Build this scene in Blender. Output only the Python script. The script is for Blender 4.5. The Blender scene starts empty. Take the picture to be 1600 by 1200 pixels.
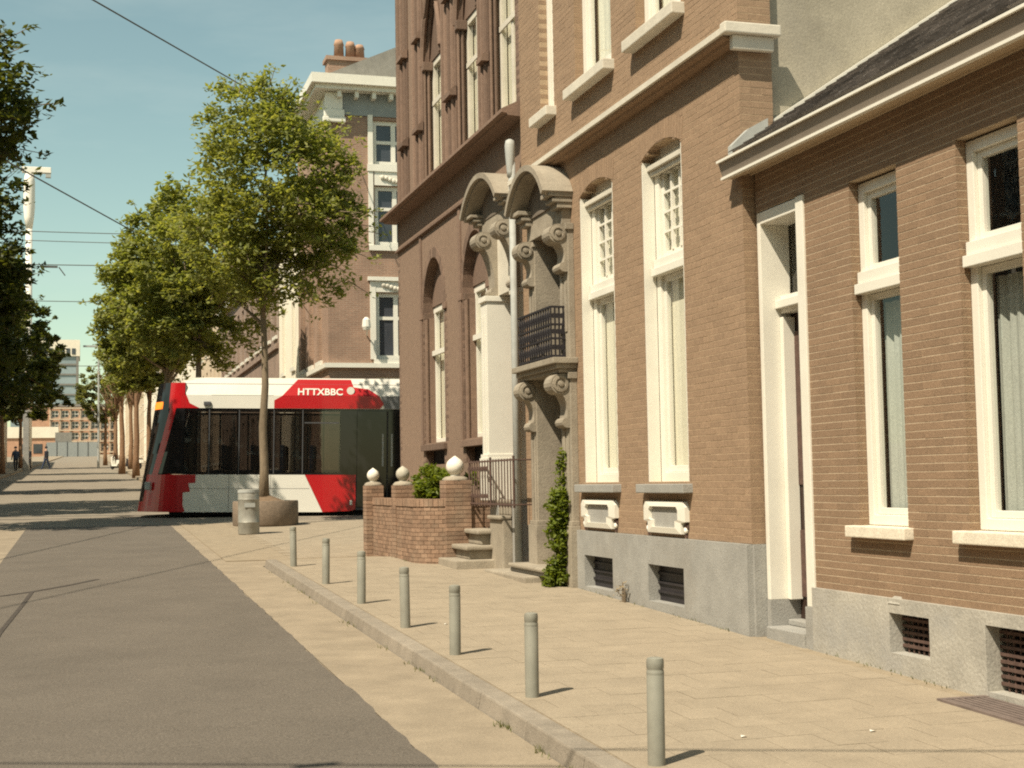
import bpy, bmesh, math, random
from mathutils import Vector, Matrix
R = math.radians
random.seed(7)
SC = bpy.context.scene
COL = SC.collection

# ------------------------------------------------------------------ camera
S = 0.0261                       # the street climbs away from the camera by 2.6 percent
def gz(y): return S * y
YAW, PITCH, ROLL = R(16.7134), R(3.8710), R(1.0)
def make_camera():
    cd = bpy.data.cameras.new('camera'); cd.lens = 50.0; cd.sensor_width = 36.0
    cd.clip_start = 0.1; cd.clip_end = 3000
    o = bpy.data.objects.new('camera', cd); COL.objects.link(o)
    sy, cy, sp, cp = math.sin(YAW), math.cos(YAW), math.sin(PITCH), math.cos(PITCH)
    f = Vector((sy * cp, cy * cp, sp)); r = Vector((cy, -sy, 0)); d = -(r.cross(f))
    c, q = math.cos(ROLL), math.sin(ROLL)
    r2 = r * c + d * q; d2 = -r * q + d * c
    o.matrix_world = Matrix(((r2.x, -d2.x, -f.x, 0), (r2.y, -d2.y, -f.y, 0), (r2.z, -d2.z, -f.z, 1.7), (0, 0, 0, 1)))
    SC.camera = o
make_camera()

# ------------------------------------------------------------------ sky and sun
SUN_EL = R(54); SUN_DIR = Vector((0.822 * math.cos(SUN_EL), 0.569 * math.cos(SUN_EL), -math.sin(SUN_EL)))
W = bpy.data.worlds.new('World'); SC.world = W; W.use_nodes = True
nt = W.node_tree; bg = nt.nodes['Background']
sky = nt.nodes.new('ShaderNodeTexSky'); sky.sky_type = 'NISHITA'; sky.sun_disc = False
sky.sun_elevation = SUN_EL; sky.sun_rotation = math.atan2(-SUN_DIR.x, -SUN_DIR.y)
sky.air_density = 1.0; sky.dust_density = 0.8; sky.ozone_density = 1.4
tint = nt.nodes.new('ShaderNodeMix'); tint.data_type = 'RGBA'; tint.blend_type = 'MULTIPLY'
tint.inputs[0].default_value = 1.0; tint.inputs[7].default_value = (1.05, 1.03, 0.69, 1)
nt.links.new(sky.outputs[0], tint.inputs[6])
wt = nt.nodes.new('ShaderNodeTexCoord'); wm = nt.nodes.new('ShaderNodeMapping'); wm.inputs['Scale'].default_value = (1.6, 1.6, 7.0)
wn = nt.nodes.new('ShaderNodeTexNoise'); wn.inputs['Scale'].default_value = 2.4; wn.inputs['Detail'].default_value = 7; wn.inputs['Roughness'].default_value = 0.6
wr = nt.nodes.new('ShaderNodeMapRange'); wr.inputs[1].default_value = 0.45; wr.inputs[2].default_value = 0.8; wr.inputs[3].default_value = 0.0; wr.inputs[4].default_value = 0.20
wx = nt.nodes.new('ShaderNodeMix'); wx.data_type = 'RGBA'; wx.inputs[7].default_value = (5.2, 5.6, 5.0, 1)      # thin high wisps of cloud
nt.links.new(wt.outputs['Generated'], wm.inputs[0]); nt.links.new(wm.outputs[0], wn.inputs['Vector']); nt.links.new(wn.outputs[0], wr.inputs[0])
nt.links.new(wr.outputs[0], wx.inputs[0]); nt.links.new(tint.outputs[2], wx.inputs[6]); nt.links.new(wx.outputs[2], bg.inputs[0])
bg.inputs[1].default_value = 0.112
sl = bpy.data.lights.new('sun', 'SUN'); sl.energy = 5.0; sl.angle = R(0.53); sl.color = (1.0, 0.885, 0.70)
so = bpy.data.objects.new('sun', sl); COL.objects.link(so)
so.rotation_euler = SUN_DIR.to_track_quat('-Z', 'Y').to_euler(); so.location = (-20, -10, 40)
SC.view_settings.view_transform = 'Standard'; SC.view_settings.look = 'None'
SC.view_settings.gamma = 1.0; SC.view_settings.use_curve_mapping = False
SC.view_settings.exposure = 0.55
SC.render.engine = 'CYCLES'
SC.cycles.pixel_filter_type = 'BLACKMAN_HARRIS'; SC.cycles.filter_width = 2.0
SC.cycles.max_bounces = 6; SC.cycles.transparent_max_bounces = 12
SC.cycles.use_denoising = False; SC.cycles.sample_clamp_indirect = 4.0
SC.cycles.caustics_reflective = False; SC.cycles.caustics_refractive = False

# ------------------------------------------------------------------ materials
def nodes_of(m):
    m.use_nodes = True
    return m.node_tree, m.node_tree.nodes, m.node_tree.links
def mat(name, col, rough=0.8, var=0.12, scale=4.0, bump=0.0, bscale=60.0, metal=0.0, spec=0.3, piece=0.0, stain=0.0, stain_col=(0.1, 0.08, 0.06), coat=0.0, stretch=(1, 1, 1), grain=None):
    """real base colour, broken by grain, by a piece-to-piece shift and by stains of their own shape"""
    if grain is None: grain = 0.13 if rough >= 0.8 else 0.03
    m = bpy.data.materials.new(name); t, N, L = nodes_of(m)
    b = N['Principled BSDF']
    b.inputs['Roughness'].default_value = rough; b.inputs['Metallic'].default_value = metal
    b.inputs['Specular IOR Level'].default_value = spec; b.inputs['Coat Weight'].default_value = coat
    tc = N.new('ShaderNodeTexCoord'); mp = N.new('ShaderNodeMapping'); L.new(tc.outputs['Object'], mp.inputs[0])
    geo = N.new('ShaderNodeNewGeometry')
    L.new(geo.outputs['Position'], mp.inputs[0]); mp.inputs['Scale'].default_value = stretch
    n1 = N.new('ShaderNodeTexNoise'); n1.inputs['Scale'].default_value = scale; n1.inputs['Detail'].default_value = 6
    n1.inputs['Roughness'].default_value = 0.65
    L.new(mp.outputs[0], n1.inputs['Vector'])
    mr = N.new('ShaderNodeMapRange'); mr.inputs[1].default_value = 0.3; mr.inputs[2].default_value = 0.7
    mr.inputs[3].default_value = 1 - var; mr.inputs[4].default_value = 1 + var
    L.new(n1.outputs[0], mr.inputs[0])
    val = mr.outputs[0]
    if piece:
        oi = N.new('ShaderNodeObjectInfo')
        ad = N.new('ShaderNodeMath'); ad.operation = 'ADD'
        L.new(geo.outputs['Random Per Island'], ad.inputs[0]); L.new(oi.outputs['Random'], ad.inputs[1])
        fr = N.new('ShaderNodeMath'); fr.operation = 'FRACT'; L.new(ad.outputs[0], fr.inputs[0])
        m2 = N.new('ShaderNodeMapRange'); m2.inputs[3].default_value = 1 - piece; m2.inputs[4].default_value = 1 + piece
        L.new(fr.outputs[0], m2.inputs[0])
        mu = N.new('ShaderNodeMath'); mu.operation = 'MULTIPLY'
        L.new(mr.outputs[0], mu.inputs[0]); L.new(m2.outputs[0], mu.inputs[1]); val = mu.outputs[0]
    n4 = N.new('ShaderNodeTexNoise'); n4.inputs['Scale'].default_value = 75.0; n4.inputs['Detail'].default_value = 3; L.new(geo.outputs['Position'], n4.inputs['Vector'])
    r4 = N.new('ShaderNodeMapRange'); r4.inputs[1].default_value = 0.3; r4.inputs[2].default_value = 0.7; r4.inputs[3].default_value = 1 - grain; r4.inputs[4].default_value = 1 + grain
    L.new(n4.outputs[0], r4.inputs[0]); m4 = N.new('ShaderNodeMath'); m4.operation = 'MULTIPLY'; L.new(val, m4.inputs[0]); L.new(r4.outputs[0], m4.inputs[1]); val = m4.outputs[0]
    vm = N.new('ShaderNodeVectorMath'); vm.operation = 'SCALE'; vm.inputs[0].default_value = col[:3]
    L.new(val, vm.inputs['Scale']); out = vm.outputs[0]
    if stain:
        n3 = N.new('ShaderNodeTexNoise'); n3.inputs['Scale'].default_value = 1.1; n3.inputs['Detail'].default_value = 8
        n3.inputs['Roughness'].default_value = 0.7
        L.new(mp.outputs[0], n3.inputs['Vector'])
        r3 = N.new('ShaderNodeMapRange'); r3.inputs[1].default_value = 0.5; r3.inputs[2].default_value = 0.72
        r3.inputs[3].default_value = 0; r3.inputs[4].default_value = stain
        L.new(n3.outputs[0], r3.inputs[0])
        mx = N.new('ShaderNodeMix'); mx.data_type = 'RGBA'
        L.new(r3.outputs[0], mx.inputs[0]); L.new(out, mx.inputs[6]); mx.inputs[7].default_value = (*stain_col, 1)
        out = mx.outputs[2]
    L.new(out, b.inputs['Base Color'])
    if bump:
        n2 = N.new('ShaderNodeTexNoise'); n2.inputs['Scale'].default_value = bscale; n2.inputs['Detail'].default_value = 4
        L.new(mp.outputs[0], n2.inputs['Vector'])
        bp = N.new('ShaderNodeBump'); bp.inputs['Strength'].default_value = bump; bp.inputs['Distance'].default_value = 0.01
        L.new(n2.outputs[0], bp.inputs['Height']); L.new(bp.outputs[0], b.inputs['Normal'])
    return m
def glass_mat(name, tintc=(0.93, 0.95, 0.94), refl=0.02):
    m = bpy.data.materials.new(name); t, N, L = nodes_of(m)
    N.remove(N['Principled BSDF']); o = N['Material Output']
    tr = N.new('ShaderNodeBsdfTransparent'); tr.inputs[0].default_value = (*tintc, 1)
    gl = N.new('ShaderNodeBsdfGlossy'); gl.inputs[0].default_value = (0.95, 0.95, 0.95, 1); gl.inputs['Roughness'].default_value = 0.02
    n = N.new('ShaderNodeTexNoise'); n.inputs['Scale'].default_value = 2.2
    bp = N.new('ShaderNodeBump'); bp.inputs['Strength'].default_value = 0.025; bp.inputs['Distance'].default_value = 0.05
    L.new(n.outputs[0], bp.inputs['Height']); L.new(bp.outputs[0], gl.inputs['Normal'])
    geo = N.new('ShaderNodeNewGeometry'); dt = N.new('ShaderNodeVectorMath'); dt.operation = 'DOT_PRODUCT'
    L.new(geo.outputs['Normal'], dt.inputs[0]); L.new(geo.outputs['Incoming'], dt.inputs[1])
    ab = N.new('ShaderNodeMath'); ab.operation = 'ABSOLUTE'; L.new(dt.outputs['Value'], ab.inputs[0])
    om = N.new('ShaderNodeMath'); om.operation = 'SUBTRACT'; om.inputs[0].default_value = 1.0; L.new(ab.outputs[0], om.inputs[1])
    pw = N.new('ShaderNodeMath'); pw.operation = 'POWER'; pw.inputs[1].default_value = 5.0; L.new(om.outputs[0], pw.inputs[0])
    ad = N.new('ShaderNodeMath'); ad.operation = 'MULTIPLY_ADD'; ad.use_clamp = True; ad.inputs[1].default_value = 0.92; ad.inputs[2].default_value = 0.05 + refl
    L.new(pw.outputs[0], ad.inputs[0])
    mx = N.new('ShaderNodeMixShader'); L.new(ad.outputs[0], mx.inputs[0]); L.new(tr.outputs[0], mx.inputs[1]); L.new(gl.outputs[0], mx.inputs[2])
    L.new(mx.outputs[0], o.inputs[0])
    return m
def brick_tex(name, c1, c2, mortar, sc=1.0, course=0.06):
    """far brickwork, too distant to tell the bricks apart"""
    m = bpy.data.materials.new(name); t, N, L = nodes_of(m); b = N['Principled BSDF']
    b.inputs['Roughness'].default_value = 0.9
    geo = N.new('ShaderNodeNewGeometry'); sp = N.new('ShaderNodeSeparateXYZ'); L.new(geo.outputs['Position'], sp.inputs[0])
    ad = N.new('ShaderNodeMath'); ad.operation = 'ADD'; L.new(sp.outputs[0], ad.inputs[0]); L.new(sp.outputs[1], ad.inputs[1])
    cb = N.new('ShaderNodeCombineXYZ'); L.new(ad.outputs[0], cb.inputs[0]); L.new(sp.outputs[2], cb.inputs[1])
    bt = N.new('ShaderNodeTexBrick'); L.new(cb.outputs[0], bt.inputs['Vector'])
    bt.inputs['Color1'].default_value = (*c1, 1); bt.inputs['Color2'].default_value = (*c2, 1); bt.inputs['Mortar'].default_value = (*mortar, 1)
    bt.inputs['Scale'].default_value = 1.0; bt.inputs['Brick Width'].default_value = 0.22; bt.inputs['Row Height'].default_value = course
    bt.inputs['Mortar Size'].default_value = 0.008
    n = N.new('ShaderNodeTexNoise'); n.inputs['Scale'].default_value = 1.3; n.inputs['Detail'].default_value = 6; L.new(geo.outputs['Position'], n.inputs['Vector'])
    mr = N.new('ShaderNodeMapRange'); mr.inputs[1].default_value = .3; mr.inputs[2].default_value = .7; mr.inputs[3].default_value = 0.82; mr.inputs[4].default_value = 1.15
    L.new(n.outputs[0], mr.inputs[0])
    vm = N.new('ShaderNodeVectorMath'); vm.operation = 'SCALE'; L.new(bt.outputs[0], vm.inputs[0]); L.new(mr.outputs[0], vm.inputs['Scale'])
    L.new(vm.outputs[0], b.inputs['Base Color'])
    return m
def leaf_mat(name, c1, c2):
    m = bpy.data.materials.new(name); t, N, L = nodes_of(m); o = N['Material Output']; b = N['Principled BSDF']
    b.inputs['Roughness'].default_value = 0.5; b.inputs['Specular IOR Level'].default_value = 0.35
    geo = N.new('ShaderNodeNewGeometry'); mx = N.new('ShaderNodeMix'); mx.data_type = 'RGBA'
    mx.inputs[6].default_value = (*c1, 1); mx.inputs[7].default_value = (*c2, 1)
    L.new(geo.outputs['Random Per Island'], mx.inputs[0]); L.new(mx.outputs[2], b.inputs['Base Color'])
    tr = N.new('ShaderNodeBsdfTranslucent'); sc = N.new('ShaderNodeVectorMath'); sc.operation = 'MULTIPLY'; sc.inputs[1].default_value = (1.3, 1.25, 0.5)
    L.new(mx.outputs[2], sc.inputs[0]); L.new(sc.outputs[0], tr.inputs[0])
    ms = N.new('ShaderNodeMixShader'); ms.inputs[0].default_value = 0.55
    L.new(b.outputs[0], ms.inputs[1]); L.new(tr.outputs[0], ms.inputs[2]); L.new(ms.outputs[0], o.inputs[0])
    return m
M = {}
M['brick_house'] = mat('brown_brick', (0.248, 0.166, 0.107), 0.92, 0.12, 30, 0.5, 120, piece=0.08, stain=0.35, stain_col=(0.20, 0.132, 0.088))
M['brick_mid'] = mat('tan_brown_brick', (0.288, 0.197, 0.129), 0.92, 0.12, 20, 0.4, 120, piece=0.07, stain=0.3, stain_col=(0.235, 0.16, 0.107))
M['brick_dark'] = mat('dark_red_brown_brick', (0.180, 0.121, 0.090), 0.92, 0.14, 12, 0.4, 90, piece=0.24, stain=0.4, stain_col=(0.135, 0.092, 0.072))
M['brick_red'] = mat('weathered_red_brick', (0.255, 0.165, 0.112), 0.95, 0.22, 9, 0.5, 90, piece=0.22, stain=0.55, stain_col=(0.33, 0.27, 0.20))
M['mortar'] = mat('pale_mortar', (0.45, 0.355, 0.25), 0.95, 0.12, 12, 0.3, 150)
M['mortar_mid'] = mat('sandy_mortar', (0.42, 0.31, 0.205), 0.95, 0.12, 12, 0.3, 150)
M['mortar_dark'] = mat('brown_mortar', (0.225, 0.155, 0.113), 0.95, 0.12, 12, 0.3, 150)
M['mortar_wall'] = mat('red_brown_mortar', (0.22, 0.15, 0.105), 0.95, 0.15, 8, 0.3, 90)
M['paint'] = mat('cream_white_paint', (0.71, 0.685, 0.605), 0.45, 0.05, 2.0, 0.05, 30, spec=0.4, stain=0.22, stain_col=(0.52, 0.47, 0.385))
M['paint_dull'] = mat('weathered_white_paint', (0.58, 0.54, 0.455), 0.7, 0.12, 3.0, 0.2, 30, stain=0.25, stain_col=(0.42, 0.38, 0.31))
M['stone'] = mat('grey_bluestone', (0.30, 0.295, 0.275), 0.85, 0.14, 3.5, 0.35, 70, stain=0.4, stain_col=(0.225, 0.20, 0.165))
M['stone_warm'] = mat('weathered_sandstone', (0.30, 0.262, 0.205), 0.9, 0.18, 4, 0.4, 50, stain=0.5, stain_col=(0.18, 0.145, 0.11))
M['render_plinth'] = mat('patched_cement_render', (0.37, 0.35, 0.305), 0.9, 0.16, 3, 0.5, 40, stain=0.5, stain_col=(0.28, 0.285, 0.29))
M['plaster'] = mat('grey_beige_plaster', (0.345, 0.315, 0.245), 0.95, 0.20, 1.6, 0.3, 40, stain=0.5, stain_col=(0.255, 0.235, 0.20))
M['stone_dirty'] = mat('soot_stained_stone', (0.155, 0.128, 0.102), 0.95, 0.3, 5, 0.4, 40, stain=0.5, stain_col=(0.26, 0.225, 0.175), stretch=(1, 1, .35))  # dirt and the shade beneath the hoods share this dark colour
M['sill'] = mat('pale_sill_stone', (0.66, 0.60, 0.49), 0.8, 0.12, 8, 0.3, 60)
M['iron'] = mat('black_iron', (0.025, 0.022, 0.025), 0.5, 0.2, 8)
M['rust'] = mat('rusty_iron', (0.10, 0.062, 0.05), 0.8, 0.3, 15)
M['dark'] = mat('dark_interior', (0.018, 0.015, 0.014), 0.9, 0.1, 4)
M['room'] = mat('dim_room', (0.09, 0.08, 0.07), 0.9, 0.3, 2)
M['curtain'] = mat('cream_curtain', (0.74, 0.69, 0.55), 0.9, 0.08, 5, stretch=(1, 8, 0.4))
M['blind'] = mat('grey_green_blind', (0.40, 0.41, 0.37), 0.9, 0.08, 3)  # grey-green also holds the sky reflected in the lower panes
M['glass'] = glass_mat('window_glass')
M['glass_dark'] = glass_mat('tinted_tram_glass', (0.27, 0.26, 0.25), 0.02)
M['asphalt'] = mat('worn_grey_asphalt', (0.122, 0.105, 0.086), 0.9, 0.12, 1.2, 0.45, 160, grain=0.30, stain=0.25, stain_col=(0.104, 0.088, 0.074))
M['asphalt_far'] = mat('cross_street_paving', (0.21, 0.18, 0.14), 0.9, 0.15, 1.5, 0.3, 90)
M['tar'] = mat('tar_seam', (0.06, 0.05, 0.042), 0.8, 0.25, 10)
M['gutter'] = mat('sandy_gutter_paving', (0.262, 0.215, 0.156), 0.95, 0.16, 2.5, 0.4, 70, stain=0.4, stain_col=(0.21, 0.17, 0.125))
M['paver'] = mat('sandy_concrete_paver', (0.283, 0.236, 0.174), 0.95, 0.10, 3, 0.35, 90, piece=0.03)
M['joint'] = mat('sand_joint', (0.262, 0.214, 0.152), 1.0, 0.15, 6, 0.2, 90)
M['kerb'] = mat('grey_kerb_concrete', (0.245, 0.212, 0.17), 0.9, 0.16, 6, 0.4, 80, piece=0.08)
M['ground'] = mat('sandy_ground', (0.24, 0.20, 0.145), 0.95, 0.2, 0.6)
M['bollard'] = mat('grey_green_bollard_paint', (0.245, 0.24, 0.20), 0.55, 0.14, 6, spec=0.4, stain=0.4, stain_col=(0.15, 0.13, 0.10))
M['bark'] = mat('grey_brown_bark', (0.20, 0.155, 0.105), 0.9, 0.25, 9, 0.6, 30, stretch=(1, 1, 0.3))
M['soil'] = mat('dry_soil', (0.16, 0.11, 0.07), 1.0, 0.3, 12, 0.6, 40)
M['planter'] = mat('brown_aggregate_concrete', (0.20, 0.155, 0.115), 0.95, 0.2, 14, 0.5, 60)
M['zinc'] = mat('dull_zinc', (0.36, 0.37, 0.35), 0.65, 0.15, 5, metal=0.0, stain=0.3, stain_col=(0.25, 0.24, 0.22))
M['galv'] = mat('galvanised_steel', (0.33, 0.32, 0.28), 0.5, 0.2, 7, metal=0.3, stain=0.4, stain_col=(0.30, 0.29, 0.26))
M['gutter_paint'] = mat('grey_brown_gutter_paint', (0.26, 0.22, 0.18), 0.6, 0.08, 4)  # even grey-brown for the gutter box
M['gutter_wood'] = mat('tan_gutter_wood', (0.46, 0.36, 0.245), 0.7, 0.12, 10, stretch=(1, 0.15, 1))
M['slate'] = mat('dark_roof_tile', (0.22, 0.20, 0.185), 0.75, 0.25, 14, 0.4, 60, piece=0.35)
M['roof_far'] = mat('grey_roof_far', (0.21, 0.20, 0.18), 0.8, 0.2, 3)
M['tram_white'] = mat('tram_white_paint', (0.70, 0.68, 0.61), 0.28, 0.03, 2, spec=0.5, coat=0.2)
M['tram_red'] = mat('tram_red_paint', (0.42, 0.006, 0.010), 0.30, 0.05, 2, spec=0.5, coat=0.25)
M['tram_black'] = mat('tram_black_panel', (0.010, 0.010, 0.011), 0.05, 0.1, 3, spec=0.45)
M['tram_grey'] = mat('tram_dark_grey', (0.07, 0.07, 0.075), 0.35, 0.1, 3, spec=0.5)
M['tram_mid'] = mat('tram_grey_paint', (0.17, 0.175, 0.18), 0.35, 0.05, 3, spec=0.5)
M['rubber'] = mat('black_rubber', (0.015, 0.014, 0.014), 0.7, 0.2, 9)
M['ball'] = mat('white_stone_ball', (0.72, 0.68, 0.59), 0.7, 0.08, 9, 0.2, 40)
M['ball_grey'] = mat('grey_stone_ball', (0.42, 0.39, 0.32), 0.85, 0.2, 9, 0.3, 40)
M['far_brick'] = brick_tex('far_brown_brick', (0.30, 0.18, 0.125), (0.245, 0.15, 0.105), (0.33, 0.25, 0.19))
M['far_brick2'] = brick_tex('far_dull_brick', (0.25, 0.17, 0.13), (0.21, 0.14, 0.11), (0.30, 0.24, 0.19))
M['far_orange'] = mat('far_orange_brick', (0.46, 0.27, 0.18), 0.9, 0.12, 1)  # distance haze mixed into a paler brick colour
M['far_plaster'] = mat('far_white_plaster', (0.74, 0.68, 0.56), 0.9, 0.06, 0.5)
M['far_tan'] = mat('far_tan_plaster', (0.52, 0.42, 0.31), 0.9, 0.1, 0.5)
M['far_glass'] = mat('far_blue_glass', (0.25, 0.31, 0.33), 0.2, 0.25, 0.15, spec=0.5)  # glass colour paled to stand in for distance haze
M['frieze'] = mat('blue_grey_painted_frieze', (0.25, 0.27, 0.27), 0.8, 0.1, 2)
M['pane_far'] = mat('dark_far_pane', (0.05, 0.055, 0.065), 0.06, 0.3, 0.7, spec=0.6)
M['terracotta'] = mat('terracotta', (0.36, 0.225, 0.155), 0.9, 0.12, 5)
M['leaf_a'] = leaf_mat('fresh_leaf', (0.195, 0.23, 0.062), (0.33, 0.335, 0.115))
M['leaf_b'] = leaf_mat('shade_leaf', (0.05, 0.066, 0.016), (0.10, 0.11, 0.024))  # shaded side of the left trees put into a darker leaf colour
M['leaf_c'] = leaf_mat('bush_leaf', (0.12, 0.165, 0.020), (0.20, 0.24, 0.035))
M['leaf_d'] = leaf_mat('pale_leaf', (0.14, 0.16, 0.06), (0.19, 0.19, 0.08))
M['wire'] = mat('dark_wire', (0.10, 0.095, 0.085), 0.6, 0.05, 3)
M['mast'] = mat('white_mast_paint', (0.78, 0.74, 0.66), 0.5, 0.06, 2)
M['bark_far'] = mat('red_brown_bark', (0.22, 0.13, 0.075), 0.9, 0.2, 6)
M['cloth_dark'] = mat('dark_clothes', (0.02, 0.022, 0.03), 0.9, 0.2, 6)
M['cloth_blue'] = mat('navy_clothes', (0.03, 0.045, 0.085), 0.9, 0.2, 6)
M['skin'] = mat('skin', (0.45, 0.28, 0.2), 0.6, 0.05, 6)
def emit_mat(name, col, s):
    m = bpy.data.materials.new(name); t, N, L = nodes_of(m); b = N['Principled BSDF']
    b.inputs['Base Color'].default_value = (*col, 1); b.inputs['Emission Color'].default_value = (*col, 1); b.inputs['Emission Strength'].default_value = s
    return m
M['display'] = emit_mat('orange_display', (0.9, 0.22, 0.02), 0.55)

# ------------------------------------------------------------------ mesh helpers
class MB:
    def __init__(s): s.v = []; s.f = []; s.mi = []; s.cm = 0
    def quadbox(s, p):                     # eight corners: bottom 4 then top 4
        n = len(s.v); s.v += [tuple(q) for q in p]
        for f in ((0, 3, 2, 1), (4, 5, 6, 7), (0, 1, 5, 4), (1, 2, 6, 5), (2, 3, 7, 6), (3, 0, 4, 7)):
            s.f.append(tuple(n + i for i in f)); s.mi.append(s.cm)
    def box(s, x0, x1, y0, y1, z0, z1):
        if x1 < x0: x0, x1 = x1, x0
        if y1 < y0: y0, y1 = y1, y0
        s.quadbox([(x0, y0, z0), (x1, y0, z0), (x1, y1, z0), (x0, y1, z0), (x0, y0, z1), (x1, y0, z1), (x1, y1, z1), (x0, y1, z1)])
    def gbox(s, x0, x1, y0, y1, d0, d1):   # a box whose bottom and top follow the climbing street
        s.quadbox([(x0, y0, gz(y0) + d0), (x1, y0, gz(y0) + d0), (x1, y1, gz(y1) + d0), (x0, y1, gz(y1) + d0),
                   (x0, y0, gz(y0) + d1), (x1, y0, gz(y0) + d1), (x1, y1, gz(y1) + d1), (x0, y1, gz(y1) + d1)])
    def face(s, pts):
        n = len(s.v); s.v += [tuple(p) for p in pts]; s.f.append(tuple(range(n, n + len(pts)))); s.mi.append(s.cm)
    def prism(s, poly, axis, a, b):        # poly: 2-d points in the two other axes (in x,y,z order)
        def mk(p, t):
            return (t, p[0], p[1]) if axis == 'x' else ((p[0], t, p[1]) if axis == 'y' else (p[0], p[1], t))
        n = len(s.v); k = len(poly)
        s.v += [mk(p, a) for p in poly] + [mk(p, b) for p in poly]
        s.f.append(tuple(n + i for i in range(k))); s.mi.append(s.cm)
        s.f.append(tuple(n + k + i for i in reversed(range(k)))); s.mi.append(s.cm)
        for i in range(k):
            j = (i + 1) % k
            s.f.append((n + i, n + k + i, n + k + j, n + j)); s.mi.append(s.cm)
    def tube(s, path, rad, n=8, cap=True):
        rings = []
        P = [Vector(p) for p in path]
        for i, p in enumerate(P):
            d = (P[min(i + 1, len(P) - 1)] - P[max(i - 1, 0)]).normalized()
            a = Vector((0, 0, 1)) if abs(d.z) < 0.9 else Vector((1, 0, 0))
            u = d.cross(a).normalized(); w = d.cross(u)
            r = rad[i] if isinstance(rad, (list, tuple)) else rad
            b = len(s.v)
            for k in range(n):
                t = 2 * math.pi * k / n
                s.v.append(tuple(p + u * (r * math.cos(t)) + w * (r * math.sin(t))))
            rings.append(b)
        for a, b in zip(rings, rings[1:]):
            for k in range(n):
                s.f.append((a + k, a + (k + 1) % n, b + (k + 1) % n, b + k)); s.mi.append(s.cm)
        if cap:
            s.f.append(tuple(rings[0] + k for k in reversed(range(n)))); s.mi.append(s.cm)
            s.f.append(tuple(rings[-1] + k for k in range(n))); s.mi.append(s.cm)
    def lathe(s, prof, c, n=16, axis='z'):
        rings = []
        for r, h in prof:
            b = len(s.v)
            for k in range(n):
                t = 2 * math.pi * k / n; a, q = r * math.cos(t), r * math.sin(t)
                s.v.append((c[0] + a, c[1] + q, c[2] + h) if axis == 'z' else ((c[0] + a, c[1] + h, c[2] + q) if axis == 'y' else (c[0] + h, c[1] + a, c[2] + q)))
            rings.append(b)
        for a, b in zip(rings, rings[1:]):
            for k in range(n):
                s.f.append((a + k, a + (k + 1) % n, b + (k + 1) % n, b + k)); s.mi.append(s.cm)
        s.f.append(tuple(rings[0] + k for k in reversed(range(n)))); s.mi.append(s.cm)
        s.f.append(tuple(rings[-1] + k for k in range(n))); s.mi.append(s.cm)
    def mesh(s, name, mats):
        me = bpy.data.meshes.new(name); me.from_pydata(s.v, [], s.f)
        for m in (mats if isinstance(mats, (list, tuple)) else [mats]): me.materials.append(m)
        if isinstance(mats, (list, tuple)) and len(mats) > 1: me.polygons.foreach_set('material_index', s.mi)
        me.update(); return me
    def build(s, name, mats, parent=None, fix=True, smooth=False, bevel=0.0):
        me = s.mesh(name, mats)
        if fix:
            bm = bmesh.new(); bm.from_mesh(me); bmesh.ops.recalc_face_normals(bm, faces=bm.faces)
            if bevel: bmesh.ops.bevel(bm, geom=list(bm.edges), offset=bevel, segments=2, profile=0.6, affect='EDGES', clamp_overlap=True)
            bm.to_mesh(me); bm.free()
        if smooth:
            for p in me.polygons: p.use_smooth = True
        return link(name, me, parent)
def link(name, me, parent=None):
    o = bpy.data.objects.new(name, me); COL.objects.link(o)
    if parent is not None: o.parent = parent
    return o
def smooth_by_angle(o, a=35):
    me = o.data
    for p in me.polygons: p.use_smooth = True
    bm = bmesh.new(); bm.from_mesh(me)
    for e in bm.edges:
        if len(e.link_faces) == 2 and e.calc_face_angle(0) > R(a): e.smooth = False
    bm.to_mesh(me); bm.free()
def tag(o, label, cat=None, group=None, kind=None):
    o['label'] = label
    if cat: o['category'] = cat
    if group: o['group'] = group
    if kind: o['kind'] = kind
    return o
def thing(name, label, cat, group=None, loc=(0, 0, 0), rz=0):
    o = bpy.data.objects.new(name, None); COL.objects.link(o); o.location = loc; o.rotation_euler = (0, 0, rz)
    o.empty_display_size = 0.2
    return tag(o, label, cat, group)
def part(name, m, parent, boxes, bevel=0.0):
    b = MB()
    for q in boxes: b.box(*q)
    return b.build(name, m, parent, bevel=bevel)
def parts(name, m, parent, boxes, bevel=0.0):
    return [part(name, m, parent, [q], bevel) for q in boxes]
def pane_x(parent, X, y0, y1, z0, z1, m=None):
    b = MB(); b.face([(X, y0, z0), (X, y0, z1), (X, y1, z1), (X, y1, z0)]); return b.build('pane', m or M['glass'], parent, fix=False)
def copy_tree(o, parent=None):
    c = o.copy(); COL.objects.link(c)
    if parent is not None: c.parent = parent
    for ch in list(o.children): copy_tree(ch, c)
    return c
def sheet(name, pts, dz, m, label, kind='structure'):
    b = MB(); b.face([(x, y, gz(y) + dz) for x, y in pts])
    o = b.build(name, m, fix=False); o['kind'] = kind; o['label'] = label
    return o

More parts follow.
